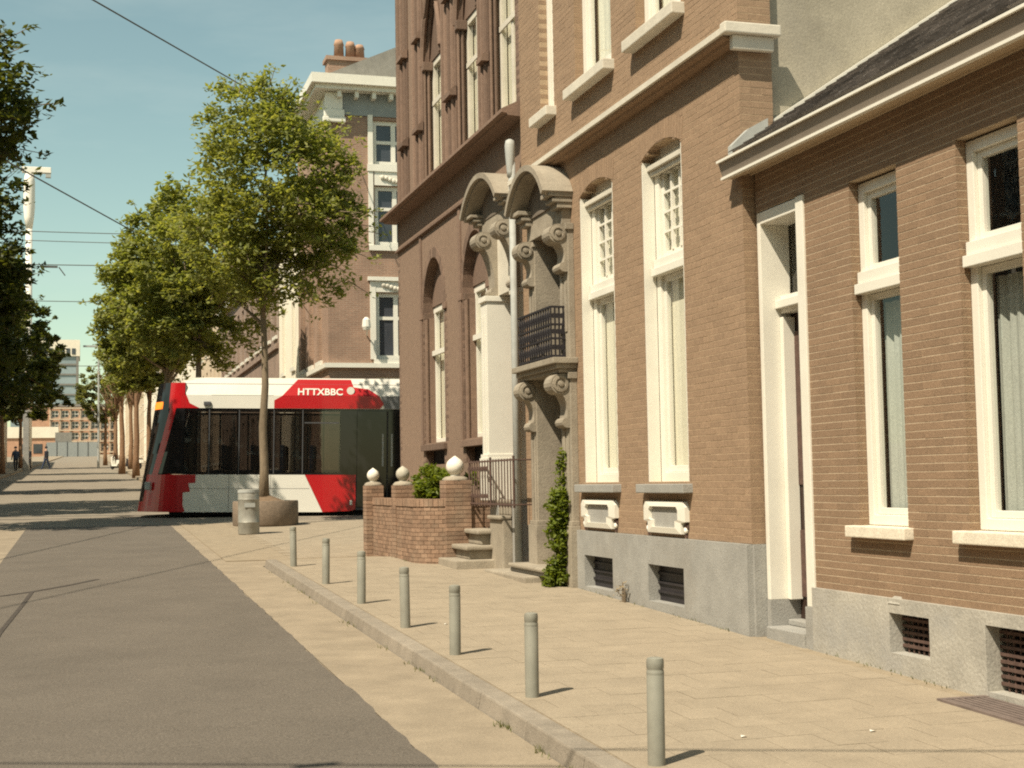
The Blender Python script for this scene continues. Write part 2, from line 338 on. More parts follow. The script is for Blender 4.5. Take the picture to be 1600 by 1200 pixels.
# ------------------------------------------------------------------ bond brickwork
def brickwork(parent, place, u0, u1, v0, v1, course, blen, openfn, brick_m, mortar_m, n_obj=0, near=None, head=0.003, bed=0.0085, proud=0.0018, depth=0.105, back=0.24, seed=1, wall_name='wall', keep=None, jit=0.0008):
    """running-bond wall; place(u, v, w) -> xyz with w pointing into the wall. Mortar is the wall part,
    bricks its children: the nearest n_obj singly, the rest joined."""
    rnd = random.Random(seed)
    mb = MB(); full = []; rest = []
    nc = int(round((v1 - v0) / course))
    for i in range(nc):
        a = v0 + i * course; b = a + course; zm = (a + b) / 2
        holes = sorted(openfn(zm)) if openfn else []
        segs = []; cur = u0
        for h0, h1 in holes:
            if h0 > cur: segs.append((cur, min(h0, u1)))
            cur = max(cur, h1)
        if cur < u1: segs.append((cur, u1))
        for s0, s1 in segs:
            if s1 - s0 < 0.01: continue
            g0 = s0 + 0.0015; g1 = s1 - 0.0015
            P = [place(g0, a, proud), place(g1, a, proud), place(g1, a, back), place(g0, a, back), place(g0, b, proud), place(g1, b, proud), place(g1, b, back), place(g0, b, back)]
            mb.quadbox(P)
            off = (0.5 if i % 2 else 0.0) * blen
            k = math.floor((s0 - u0 - off) / blen)
            while True:
                x0 = u0 + off + k * blen; x1 = x0 + blen; k += 1
                if x0 >= s1: break
                c0 = max(x0 + (head / 2 if x0 > s0 else 0), s0); c1 = min(x1 - (head / 2 if x1 < s1 else 0), s1)
                if c1 - c0 < 0.02: continue
                isfull = (x0 >= s0 and x1 <= s1)
                (full if isfull else rest).append((c0, c1, a + bed / 2, b - bed / 2))
    if keep: full = [q for q in full if keep(q)]; rest = [q for q in rest if keep(q)]
    wall = mb.build(wall_name, mortar_m, parent)
    objs = []
    if n_obj and full:
        full.sort(key=lambda q: near(q)); objs = full[:n_obj]; rest += full[n_obj:]
        L_ = blen - head; Hh = course - bed; cb = MB()
        def qb(c0, c1, d0, d1, w0):
            return [place(c0, d0, w0), place(c1, d0, w0), place(c1, d0, depth), place(c0, d0, depth), place(c0, d1, w0), place(c1, d1, w0), place(c1, d1, depth), place(c0, d1, depth)]
        o0 = Vector(place(0, 0, 0)); 
        cb.quadbox([Vector(p) - o0 for p in qb(-L_ / 2, L_ / 2, -Hh / 2, Hh / 2, 0.0)])
        me = cb.mesh('brick', brick_m)
        bmx = bmesh.new(); bmx.from_mesh(me); bmesh.ops.recalc_face_normals(bmx, faces=bmx.faces); bmx.to_mesh(me); bmx.free()
        for q in objs:
            o = link('brick', me, wall)
            o.location = Vector(place((q[0] + q[1]) / 2, (q[2] + q[3]) / 2, rnd.uniform(-jit, jit)))
    if rest:
        sb = MB()
        for c0, c1, d0, d1 in rest:
            w = rnd.uniform(-jit, jit)
            sb.quadbox([place(c0, d0, w), place(c1, d0, w), place(c1, d0, depth), place(c0, d0, depth), place(c0, d1, w), place(c1, d1, w), place(c1, d1, depth), place(c0, d1, depth)])
        o = sb.build('brick', brick_m, wall, fix=True); o['kind'] = 'stuff'
    return wall
def on_x(X): return lambda u, v, w: (X + w, u, v)
def on_y(Y): return lambda u, v, w: (u, Y + w, v)

# ================================================================== THE SETTING
sheet('ground', [(-900, -60), (900, -60), (900, 1600), (-900, 1600)], -0.012, M['ground'], 'sandy ground beneath the streets')
_re = random.Random(5)
sheet('road', [(-1.22, -20), (1.78, -20)] + [(1.78 + _re.uniform(-.018, .018), y_ * .25) for y_ in range(0, 130)] + [(1.78, 32.6), (-1.22, 32.6)], 0.0, M['asphalt'], 'worn grey asphalt roadway climbing to the crossing')
sheet('gutter_strip', [(1.78, -20), (2.425, -20), (2.425, 20.6), (2.9, 21.6), (2.9, 32.6), (1.78, 32.6)], -0.002, M['gutter'], 'sandy gutter paving between the asphalt and the kerb')
sheet('far_gutter', [(-1.95, -20), (-1.22, -20), (-1.22, 32.6), (-1.95, 32.6)], -0.002, M['gutter'], 'sandy gutter paving along the left edge of the asphalt')
sheet('cross_street', [(-60, 32.6), (60, 32.6), (60, 47), (-60, 47)], 0.0, M['asphalt_far'], 'cross street with the tram, striped by tree shadows')
sheet('far_road', [(-4.7, 47), (2.6, 47), (2.6, 420), (-4.7, 420)], 0.0, M['asphalt_far'], 'far roadway beyond the crossing')
b = MB(); b.gbox(-9.5, -1.96, -20, 31.5, 0.0, 0.10)
tag(b.build('left_pavement', M['gutter']), 'pavement along the left side of the road', kind='structure')
b = MB(); b.gbox(-9.5, -4.7, 50, 400, 0.0, 0.12)
tag(b.build('far_left_pavement', M['gutter']), 'far pavement on the left beyond the crossing', kind='structure')
b = MB(); b.gbox(2.7, 7.2, 62, 400, 0.0, 0.12); b.gbox(3.6, 7.2, 58, 62, 0.0, 0.12)
tag(b.build('far_right_pavement', M['gutter']), 'far pavement on the right beyond the crossing', kind='structure')
# dark forked strips on the asphalt, and rails
b = MB()
def strip(b, pts, w, dz):
    for (x0, y0), (x1, y1) in zip(pts, pts[1:]):
        d = Vector((x1 - x0, y1 - y0)).normalized(); n = Vector((-d.y, d.x)) * (w / 2)
        b.face([(x0 - n.x, y0 - n.y, gz(y0 - n.y) + dz), (x1 - n.x, y1 - n.y, gz(y1 - n.y) + dz), (x1 + n.x, y1 + n.y, gz(y1 + n.y) + dz), (x0 + n.x, y0 + n.y, gz(y0 + n.y) + dz)])
strip(b, [(-1.2, 17.5), (-0.95, 17.62), (-0.61, 18.02), (-0.2, 18.7), (0.15, 19.4)], 0.07, 0.004)
strip(b, [(-0.61, 17.98), (-0.66, 16.5), (-0.76, 14.1), (-0.80, 12.0)], 0.045, 0.005)
tag(b.build('tar_seam', M['tar'], fix=False), 'dark forked tar seam across the asphalt', kind='structure')
b = MB()
for off in (0.0, 1.435):
    strip(b, [(-30, 42.6 + off), (1.0, 36.1 + off), (9, 34.4 + off), (40, 27.8 + off)], 0.09, 0.006)
tag(b.build('tram_rails', M['iron'], fix=False), 'tram rails curving along the cross street', kind='structure')

# raised pavement: bed, kerb stones, pavers
b = MB()
b.gbox(2.60, 5.6, -12, 20.4, -0.01, 0.094)
b.quadbox([(2.60, 20.4, gz(20.4) - .01), (5.6, 20.4, gz(20.4) - .01), (5.6, 21.6, gz(21.6) - .01), (2.60, 21.6, gz(21.6) - .01),
           (2.60, 20.4, gz(20.4) + .094), (5.6, 20.4, gz(20.4) + .094), (5.6, 21.6, gz(21.6) + .012), (2.60, 21.6, gz(21.6) + .012)])
b.gbox(2.0, 30, 21.6, 32.5, -0.01, 0.012)
b.gbox(5.6, 30, 18.0, 21.6, -0.01, 0.05)
pave = b.build('pavement', M['joint']); tag(pave, 'sandy paved footway with bollards along its kerb', kind='structure')
rnd = random.Random(3)
tiles = []
TS = 0.30
r_ = 0; y = -1.0
while y < 20.1:
    x = 2.605 - (TS / 2 if r_ % 2 else 0)
    while x < 5.24:
        x0, x1 = max(x, 2.605), min(x + TS, 5.24)
        if x1 - x0 > 0.05: tiles.append((x0, x1, y, y + TS))
        x += TS
    y += TS; r_ += 1
def paver_pts(t, g=0.0016):
    x0, x1, y0, y1 = t[0] + g, t[1] - g, t[2] + g, t[3] - g
    return x0, x1, y0, y1
def in_view(t): return t[2] > 6.6
fullt = sorted([t for t in tiles if t[1] - t[0] > TS - 0.01 and in_view(t)], key=lambda t: t[2])
single = fullt[:290]; sset = set(single)
pb = MB(); h = TS / 2 - 0.0016
pb.quadbox([(-h, -h, -0.03 - S * h), (h, -h, -0.03 - S * h), (h, h, -0.03 + S * h), (-h, h, -0.03 + S * h), (-h, -h, -S * h), (h, -h, -S * h), (h, h, S * h), (-h, h, S * h)])
pme = pb.mesh('paver', M['paver'])
bm = bmesh.new(); bm.from_mesh(pme); bmesh.ops.recalc_face_normals(bm, faces=bm.faces); bm.to_mesh(pme); bm.free()
for t in single:
    o = link('paver', pme, pave); yc = (t[2] + t[3]) / 2
    o.location = ((t[0] + t[1]) / 2, yc, gz(yc) + 0.1 + rnd.uniform(-0.0012, 0.0012))
    o.rotation_euler = (rnd.uniform(-.002, .002), rnd.uniform(-.002, .002), 0)
pb = MB()
for t in tiles:
    if t in sset: continue
    x0, x1, y0, y1 = paver_pts(t); d = rnd.uniform(-0.0012, 0.0012); e = rnd.uniform(-0.001, 0.001)
    pb.quadbox([(x0, y0, gz(y0) + .07), (x1, y0, gz(y0) + .07), (x1, y1, gz(y1) + .07), (x0, y1, gz(y1) + .07),
                (x0, y0, gz(y0) + .1 + d), (x1, y0, gz(y0) + .1 + d + e), (x1, y1, gz(y1) + .1 + d + e), (x0, y1, gz(y1) + .1 + d)])
yy = 21.65
while yy < 32.3:                         # flush paving by the corner
    x = 2.95 + (TS / 2 if int(yy / TS) % 2 else 0)
    while x < 9.0:
        d = rnd.uniform(-.001, .001)
        pb.gbox(x + .0022, x + TS - .0022, yy + .0022, yy + TS - .0022, -0.005, 0.018 + d); x += TS
    yy += TS
o = pb.build('paver', M['paver'], pave); o['kind'] = 'stuff'
kerb = bpy.data.objects.new('kerb', None); COL.objects.link(kerb); tag(kerb, 'worn grey kerb of long concrete stones beside the gutter', kind='structure')
y = -2.0
while y < 20.4:
    l = 1.0; b = MB(); e = rnd.uniform(-.004, .004); y1 = min(y + l, 20.5) - .006
    b.quadbox([(2.425 + e, y, gz(y) - .05), (2.60, y, gz(y) - .05), (2.60, y1, gz(y1) - .05), (2.425 + e, y1, gz(y1) - .05),
               (2.455 + e, y, gz(y) + .1), (2.60, y, gz(y) + .1), (2.60, y1, gz(y1) + .1), (2.455 + e, y1, gz(y1) + .1)])
    b.build('kerb_stone', M['kerb'], kerb, bevel=0.012); y += l

# ================================================================== RIGHT HOUSE (low, with cellar grates)
XR = 5.40
def segs_of(ops):
    def fn(z):
        out = []
        for o in ops:
            if callable(o): 
                q = o(z)
                if q: out.append(q)
            elif o[2] <= z <= o[3]: out.append((o[0], o[1]))
        return out
    return fn
house = thing('brick_house', 'low brown brick house with grey tiled roof and white windows, nearest on the right', 'house')
H_Y0, H_Y1 = 4.0, 10.76
rops = [(8.60, 9.24, 1.33, 3.84), (7.25, 7.89, 1.33, 3.84), (5.90, 6.54, 1.33, 3.84), (9.93, 10.80, 0.3, 3.92)]
brickwork(house, on_x(XR), H_Y0, H_Y1, 0.83, 4.35, 0.055, 0.218, segs_of(rops), M['brick_house'], M['mortar'], 290,
          near=lambda q: (q[0] < 7.25) * 100 + (q[3] > 4.0) * 100 + q[0], seed=2)
# plinth with cellar openings
def plinth(parent, X0, X1, y0, y1, ztop, holes, m, name='plinth', bevel=0.0):
    b = MB(); cuts = sorted(set([y0, y1] + [h[0] for h in holes] + [h[1] for h in holes]))
    for a, c in zip(cuts, cuts[1:]):
        hz = [h for h in holes if h[0] <= a and c <= h[1]]
        if hz:
            h = hz[0]
            if h[2] > gz(a) - 0.0: b.box(X0, X1, a, c, -0.2, h[2])
            b.box(X0, X1, a, c, h[3], ztop)
        else: b.box(X0, X1, a, c, -0.2, ztop)
    return b.build(name, m, parent)
pl = plinth(house, XR - 0.035, XR + 0.22, H_Y0, 9.93, 0.835, [(8.34, 8.83, 0.46, 0.735), (6.95, 7.72, 0.34, 0.75)], M['render_plinth'])
b = MB()
for k in range(14): 
    a = 4.2 + k * 0.4 + rnd.uniform(-.1, .1); l = rnd.uniform(.1, .3)
    if not (8.35 < a < 8.75): continue
    b.quadbox([(XR - .04, a, .80), (XR + .02, a, .80), (XR + .02, a + l, .80), (XR - .04, a + l, .80), (XR - .022, a + .03, .845 + rnd.uniform(0, .02)), (XR + .0, a + .03, .85), (XR + .0, a + l * .8, .85), (XR - .022, a + l * .7, .845)])
b.build('mortar_crumbs', M['render_plinth'], pl)['kind'] = 'stuff'
def cellar(parent, X, y0, y1, z0, z1, mesh_grid):
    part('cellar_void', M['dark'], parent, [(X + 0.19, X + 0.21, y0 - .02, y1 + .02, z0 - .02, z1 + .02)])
    b = MB(); n = 6 if mesh_grid else 0
    if mesh_grid:
        k = int((y1 - y0) / 0.065)
        for i in range(1, k + 1):
            yy = y0 + (y1 - y0) * i / (k + 1); b.tube([(X + .10, yy, z0), (X + .10, yy, z1)], 0.007, 5)
        k = int((z1 - z0) / 0.05)
        for i in range(1, k + 1):
            zz = z0 + (z1 - z0) * i / (k + 1); b.box(X + .085, X + .10, y0, y1, zz - .010, zz + .010)
    else:
        for i in range(1, 4):
            zz = z0 + (z1 - z0) * i / 4; b.box(X + .10, X + .14, y0, y1, zz - .012, zz + .012)
        b.box(X + .12, X + .16, y0, y1, z0, z1)
    return b.build('cellar_grate', M['rust'] if mesh_grid else M['iron'], parent)
cellar(pl, XR - .02, 8.34, 8.83, 0.46, 0.735, True); cellar(pl, XR - .02, 6.95, 7.72, 0.34, 0.75, True)
# pavement light grating in the footway
gr = thing('pavement_grating', 'rusty slotted cellar grating set in the footway by the near house', 'grating')
b = MB(); 
for k in range(7): b.gbox(5.06 + k * .045, 5.085 + k * .045, 6.85, 7.70, 0.09, 0.112)
b.gbox(5.02, 5.05, 6.8, 7.75, 0.09, 0.114); b.gbox(5.37, 5.385, 6.8, 7.75, 0.09, 0.114); b.gbox(5.05, 5.37, 7.705, 7.75, 0.09, 0.114); b.gbox(5.05, 5.37, 6.8, 6.845, 0.09, 0.114)
b.build('bar', mat('worn_grating_iron', (0.16, 0.125, 0.11), .7, .2, 12), gr)
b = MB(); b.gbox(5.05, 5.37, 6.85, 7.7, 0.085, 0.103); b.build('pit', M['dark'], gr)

def box_window(parent, X, y0, y1, z0, z1, tr, rec, fw, bars=None, curtain=None, blind_top=None, jamb=None, upper_dark=True, name='window', arch=0.0):
    """a timber window: fixed frame, projecting transom, upper light, lower sash, panes, backing"""
    g = 0.002
    P = M['paint']; b = MB(); x0 = X + rec; x1 = x0 + 0.09
    y0 += g; y1 -= g; z0 += g; z1 -= g
    b.box(x0, x1, y0, y0 + fw, z0, z1); b.box(x0, x1, y1 - fw, y1, z0, z1)
    b.box(x0, x1, y0 + fw, y1 - fw, z1 - fw, z1); b.box(x0, x1, y0 + fw, y1 - fw, z0, z0 + fw)
    w = b.build(name, P, parent, bevel=0.006)
    part('transom', P, w, [(x0 - .035, x1, y0 + .012, y1 - .012, tr + .045, tr + .13), (x0 - .065, x1, y0 + .012, y1 - .012, tr - .035, tr + .040)], bevel=0.005)
    i0, i1 = y0 + fw + g, y1 - fw - g; sw = fw * 0.62
    def sash(a, c, nm):
        q = MB(); s0, s1 = x0 + .03, x1 - .012
        q.box(s0, s1, i0, i0 + sw, a, c); q.box(s0, s1, i1 - sw, i1, a, c); q.box(s0, s1, i0 + sw, i1 - sw, c - sw, c); q.box(s0, s1, i0 + sw, i1 - sw, a, a + sw)
        q.build(nm, P, w, bevel=0.004)
        pane_x(w, s0 + .025, i0 + sw, i1 - sw, a + sw, c - sw)
        return s0
    lz0, lz1 = z0 + fw + g, tr - .036 - g; uz0, uz1 = tr + .131 + g, z1 - fw - g
    s0 = sash(lz0, lz1, 'lower_sash'); sash(uz0, uz1, 'upper_sash')
    if bars:
        nv, nh = bars
        for k in range(1, nv + 1):
            yy = i0 + sw + (i1 - i0 - 2 * sw) * k / (nv + 1)
            part('glazing_bar', P, w, [(s0 - .012, s0 + .022, yy - .016, yy + .016, uz0 + sw, uz1 - sw)])
        for k in range(1, nh + 1):
            zz = uz0 + sw + (uz1 - uz0 - 2 * sw) * k / (nh + 1)
            part('glazing_bar', P, w, [(s0 - .006, s0 + .018, i0 + sw, i1 - sw, zz - .011, zz + .011)])
    if curtain:
        q = MB(); n = 26; xs = x1 + (.006 if bars else .045); fl = .0 if bars else 1.0
        for k in range(n):
            a = i0 + (i1 - i0) * k / n; c = i0 + (i1 - i0) * (k + 1) / n
            d0 = fl * .012 * math.sin(k * 1.3) + fl * .008 * math.sin(k * .7); d1 = fl * .012 * math.sin((k + 1) * 1.3) + fl * .008 * math.sin((k + 1) * .7)
            q.face([(xs + d0, a, z0), (xs + d1, c, z0), (xs + d1, c, blind_top or z1), (xs + d0, a, blind_top or z1)])
        q.build('curtain', curtain, w, fix=False, smooth=True)
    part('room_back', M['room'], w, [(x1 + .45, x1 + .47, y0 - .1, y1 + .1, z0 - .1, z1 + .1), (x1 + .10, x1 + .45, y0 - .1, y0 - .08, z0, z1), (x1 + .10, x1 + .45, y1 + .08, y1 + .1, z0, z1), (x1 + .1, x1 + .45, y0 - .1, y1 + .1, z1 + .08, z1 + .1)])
    return w
for (a, c, _, _) in rops[:3]:
    w = box_window(house, XR, a, c, 1.33, 3.84, 3.05, 0.075, 0.075, curtain=M['blind'], blind_top=2.95)
    part('sill', M['sill'], w, [(XR - .075, XR + .10, a - .06, c + .09, 1.245, 1.328)], bevel=0.008)
# door: deep white reveal, dark door, transom light, near architrave
dr = MB(); P = M['paint']
dr.box(XR + .275, XR + .325, 9.93, 10.755, 0.52, 3.05)
door = dr.build('door', mat('dark_brown_door', (0.045, 0.028, 0.022), 0.4, 0.2, 6), house)
parts('door_panel', M['rust'], door, [(XR + .26, XR + .274, 10.02, 10.66, .70, 1.25), (XR + .26, XR + .274, 10.02, 10.66, 1.62, 2.9)], bevel=0.01)
part('letter_box', M['zinc'], door, [(XR + .255, XR + .273, 10.2, 10.5, 1.38, 1.46)])
b = MB()
b.box(XR + .004, XR + .271, 10.70, 10.756, .68, 3.90)                     # far jamb, faces the camera
b.box(XR + .16, XR + .271, 10.64, 10.698, .68, 3.02)
b.box(XR - .018, XR + .271, 9.92, 10.04, .68, 3.90)                    # near architrave
b.box(XR + .17, XR + .275, 10.042, 10.698, 3.052, 3.20)                    # transom
b.box(XR + .12, XR + .168, 10.042, 10.698, 3.09, 3.16)
b.box(XR + .003, XR + .275, 10.042, 10.698, 3.80, 3.90)                     # head
b.build('door_frame', P, door, bevel=0.006)
pane_x(door, XR + .28, 10.05, 10.698, 3.20, 3.80)
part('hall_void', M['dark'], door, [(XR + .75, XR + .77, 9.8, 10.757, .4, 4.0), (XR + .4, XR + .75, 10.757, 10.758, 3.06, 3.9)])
parts('jamb_base', M['stone'], door, [(XR + .002, XR + .276, 10.695, 10.757, .40, .679), (XR - .03, XR + .32, 9.925, 10.05, .30, .679)])
part('door_step', M['stone'], door, [(XR - .05, XR + .285, 10.052, 10.69, .2, .47), (XR + .15, XR + .275, 10.052, 10.69, .471, .52)], bevel=0.01)
# gutter and roof
def gutter(parent, y0, y1):
    b = MB()
    b.prism([(5.15, 4.345), (5.15, 4.365), (5.20, 4.365), (5.40, 4.42), (5.40, 4.30), (5.20, 4.301), (5.185, 4.235)], 'y', y0, y1)
    g = b.build('gutter', M['gutter_paint'], parent)
    b = MB(); b.box(5.168, 5.21, y0 - .0, y1 + .002, 4.212, 4.234); b.box(5.128, 5.149, y0, y1 + .002, 4.352, 4.372)
    b.build('gutter_trim', M['paint'], g)
    b = MB(); b.prism([(5.212, 4.300), (5.395, 4.30), (5.395, 4.238), (5.372, 4.238), (5.37, 4.25), (5.325, 4.25), (5.322, 4.236), (5.28, 4.232), (5.278, 4.222), (5.212, 4.216)], 'y', y0, y1 - .03)
    b.build('soffit_moulding', M['gutter_wood'], g)
    return g
gutter(house, H_Y0, 10.93)
ro = MB(); ro.prism([(5.20, 4.40), (9.2, 4.40 + 4.0 * .654), (9.2, 4.2), (5.42, 4.36)], 'y', H_Y0, 10.80)
roof = ro.build('roof', M['slate'], house)
tb = MB(); sl_ = .654; n_ = Vector((-sl_, 0, 1)).normalized(); d_ = Vector((1, 0, sl_)).normalized()
for r in range(38):
    base = Vector((5.19, 0, 4.405)) + d_ * (r * .125)
    yy = H_Y0 + (.125 if r % 2 else 0)
    while yy < 10.78:
        y1 = min(yy + .246, 10.79); w = rnd.uniform(0, .004)
        A = base + n_ * (.026 + w); B = base + d_ * .20 + n_ * .004; A2 = base + n_ * .004
        tb.quadbox([(A2.x, yy, A2.z), (A2.x, y1, A2.z), (B.x, y1, B.z - .004), (B.x, yy, B.z - .004), (A.x, yy, A.z), (A.x, y1, A.z), (B.x, y1, B.z), (B.x, yy, B.z)])
        yy += .25
o = tb.build('roof_tile', M['slate'], roof); o['kind'] = 'stuff'
b = MB(); b.prism([(5.30, 4.47), (9.2, 4.405 + 4 * sl_), (9.2, 4.465 + 4 * sl_), (5.30, 4.53)], 'y', 10.81, 10.862); b.build('flashing', M['paint'], roof)
b = MB(); b.prism([(5.18, 4.40), (5.52, 4.62), (5.52, 4.72), (5.34, 4.62), (5.18, 4.47)], 'y', 10.72, 10.80); b.build('lead_cap', M['zinc'], roof)

# ================================================================== MIDDLE BUILDING
XM = 5.30
mid = thing('brick_townhouse', 'tall tan brick townhouse with stone cornice and two long white windows', 'house')
MY0, MY1 = 10.80, 17.08
def seg_arch(y0, y1, z0, zs, zc):
    yc, hw = (y0 + y1) / 2, (y1 - y0) / 2
    def fn(z):
        if z0 <= z <= zs: return (y0, y1)
        if zs < z < zc:
            k = hw * math.sqrt(max(0, 1 - ((z - zs) / (zc - zs)))); return (yc - k, yc + k)
    return fn
W1 = (13.86, 14.90); W2 = (12.05, 13.05)
mops = [seg_arch(*W1, 1.64, 4.84, 4.95), seg_arch(*W2, 1.64, 4.84, 4.95), (11.97, 13.10, 6.10, 9.2), (13.80, 14.95, 6.10, 9.2), (15.72, 16.24, 6.10, 9.2), (15.45, 16.372, 0.4, 4.60)]
brickwork(mid, on_x(XM), MY0, MY1, 1.135, 9.9, 0.0585, 0.218, segs_of(mops), M['brick_mid'], M['mortar_mid'], 290,
          near=lambda q: (q[3] > 4.9) * 100 + (q[0] > 12.1) * 20 + q[0], head=.003, bed=.008, seed=4)
gb = brickwork(mid, on_y(MY0), XM + .107, XM + .31, 1.135, 9.9, 0.0585, 0.205, None, M['brick_mid'], M['mortar_mid'], 0, seed=5, wall_name='corner_return')
# arch rings over the windows
for (a, c) in (W1, W2):
    b = MB(); n = 17; yc = (a + c) / 2; hw = (c - a) / 2
    for k in range(n):
        t0 = -1.06 + 2.12 * k / n + .006; t1 = -1.06 + 2.12 * (k + 1) / n - .006
        za = lambda t: 4.84 + .11 * (1 - min(1, abs(t)) ** 2)
        b.quadbox([(XM - .003, yc + t0 * hw, za(t0)), (XM - .003, yc + t1 * hw, za(t1)), (XM + .1, yc + t1 * hw, za(t1)), (XM + .1, yc + t0 * hw, za(t0)),
                   (XM - .003, yc + t0 * hw * 1.08, za(t0) + .2), (XM - .003, yc + t1 * hw * 1.08, za(t1) + .2), (XM + .1, yc + t1 * hw * 1.08, za(t1) + .2), (XM + .1, yc + t0 * hw * 1.08, za(t0) + .2)])
    b.build('arch_brick', M['brick_mid'], mid)['kind'] = 'stuff'
# gable wall above the low roof
b = MB(); b.box(XM + .311, 16, MY0 + .075, MY0 + .3, 0, 10.5); b.build('gable_wall', M['plaster'], mid)
b = MB(); b.box(XM + .106, 15.9, MY0 + .31, 17.0, 9.6, 9.9); b.build('roof', M['roof_far'], mid)
# plinth and cellar openings
pm = plinth(mid, XM - .05, XM + .24, MY0 + .0, 15.28, 1.134, [(13.96, 14.83, .53, .87), (12.12, 12.98, .51, .865)], M['stone'])
cellar(pm, XM - .05, 13.96, 14.83, .53, .87, False); cellar(pm, XM - .05, 12.12, 12.98, .51, .865, False)
part('plinth_return', M['stone'], mid, [(XM + .0, XM + .24, MY0 - .035, MY0 - .001, 0, 1.128)])
# lower windows with white plastered reveals
for (a, c) in (W1, W2):
    w = box_window(mid, XM, a + .03, c - .03, 1.65, 4.86, 3.72, 0.13, 0.10, bars=(2, 3), curtain=M['curtain'], blind_top=4.8)
    b = MB(); b.box(XM + .006, XM + .128, c - .028, c - .003, 1.642, 4.83); b.box(XM + .006, XM + .128, a + .003, a + .028, 1.642, 4.83); b.build('reveal', M['paint'], w)
    b = MB(); b.box(XM + .05, XM + .128, a + .03, c - .03, 4.74, 4.79); b.box(XM + .08, XM + .128, a + .03, c - .03, 4.69, 4.738); b.box(XM + .13, XM + .3, a, c, 4.862, 5.0); b.build('head_moulding', M['paint_dull'], w, bevel=.006)
    part('sill', M['stone'], w, [(XM - .10, XM + .13, a - .07, c + .09, 1.555, 1.640)], bevel=.008)
    # plaster ornament under the sill
    y0, y1 = a + .02, c + .03; z0, z1 = 1.175, 1.475
    orn = MB()
    def ring(b, out, inn, xa, xb):
        k = len(out)
        for i in range(k):
            j = (i + 1) % k
            b.quadbox([(xb, *out[i]), (xb, *out[j]), (xa, *out[j]), (xa, *out[i]), (xb, *inn[i]), (xb, *inn[j]), (xa - .012, *inn[j]), (xa - .012, *inn[i])])
    ch = .10
    out = [(y0 + ch, z0), (y1 - ch, z0), (y1 - ch, z0 + ch), (y1, z0 + ch * 1.15), (y1, z1 - .05), (y1 - .05, z1), (y0 + .05, z1), (y0, z1 - .05), (y0, z0 + ch * 1.15), (y0 + ch, z0 + ch)]
    yc, zc = (y0 + y1) / 2, (z0 + z1) / 2 + .01
    inn = [(yc + (p - yc) * .70, zc + (q - zc) * .66) for p, q in out]
    ring(orn, out, inn, XM - .045, XM + .004)
    ob = orn.build('ornament_frame', M['paint'], mid)
    part('ornament_panel', M['stone'], ob, [(XM - .022, XM + .004, yc - (y1 - y0) * .37, yc + (y1 - y0) * .37, zc - (z1 - z0) * .36, zc + (z1 - z0) * .36)])
    for yy in (y0 + .05, y1 - .05):
        q = MB(); q.lathe([(.0, -.002), (.028, 0), (.03, .02), (.018, .035), (0, .04)], (XM - .03, yy, z0 + .035), 10, 'x'); q.build('ornament_boss', M['paint'], ob, smooth=True)
        q = MB(); q.box(XM - .02, XM - .006, yy - .045, yy + .045, z0 + .055, z0 + .085); q.box(XM - .022, XM - .007, yy - .013, yy + .013, z0 - .03, z0 + .115); q.build('iron_cross', M['rust'], ob)
# upper windows
for (a, c) in ((11.97, 13.10), (13.80, 14.95), (15.72, 16.24)):
    w = box_window(mid, XM, a, c, 6.10, 9.2, 8.0, 0.10, 0.12 if c - a > .7 else .09, curtain=M['curtain'], blind_top=9.0)
    part('sill', M['paint_dull'], w, [(XM - .13, XM + .10, a - .08, c + .08, 5.985, 6.098)], bevel=.01)
# stone string cornice wrapping the corner
b = MB()
prof = [(XM + .02, 5.50), (XM - .13, 5.505), (XM - .18, 5.48), (XM - .18, 5.425), (XM + .02, 5.42)]
b.prism(prof, 'y', MY0 - .04, MY1 + .02)
co = b.build('string_cornice', M['paint_dull'], mid)
b = MB(); b.prism([(XM + .02, 5.419), (XM - .15, 5.419), (XM - .14, 5.40), (XM - .09, 5.395), (XM - .08, 5.37), (XM + .02, 5.36)], 'y', MY0 - .03, MY1 + .02); b.build('cornice_bed', M['brick_mid'], co)
b = MB(); b.box(XM - .188, XM + .335, MY0 - .15, MY0 - .041, 5.415, 5.51); b.box(XM - .10, XM + .29, MY0 - .10, MY0 - .041, 5.29, 5.414); b.build('cornice_return', M['paint_dull'], mid, bevel=.012)
# downpipe with hopper
dp = thing('downpipe', 'grey zinc downpipe with hopper between the tan and the dark brick building', 'pipe')
b = MB(); b.tube([(5.19, 17.13, .6), (5.19, 17.13, 5.75)], .045, 10); b.build('pipe', M['zinc'], dp, smooth=True)
b = MB(); b.lathe([(.04, 5.55), (.045, 5.62), (.062, 5.82), (.068, 5.96), (.055, 6.02), (.02, 6.04)], (5.17, 17.13, 0), 14); b.build('hopper', M['zinc'], dp, smooth=True)

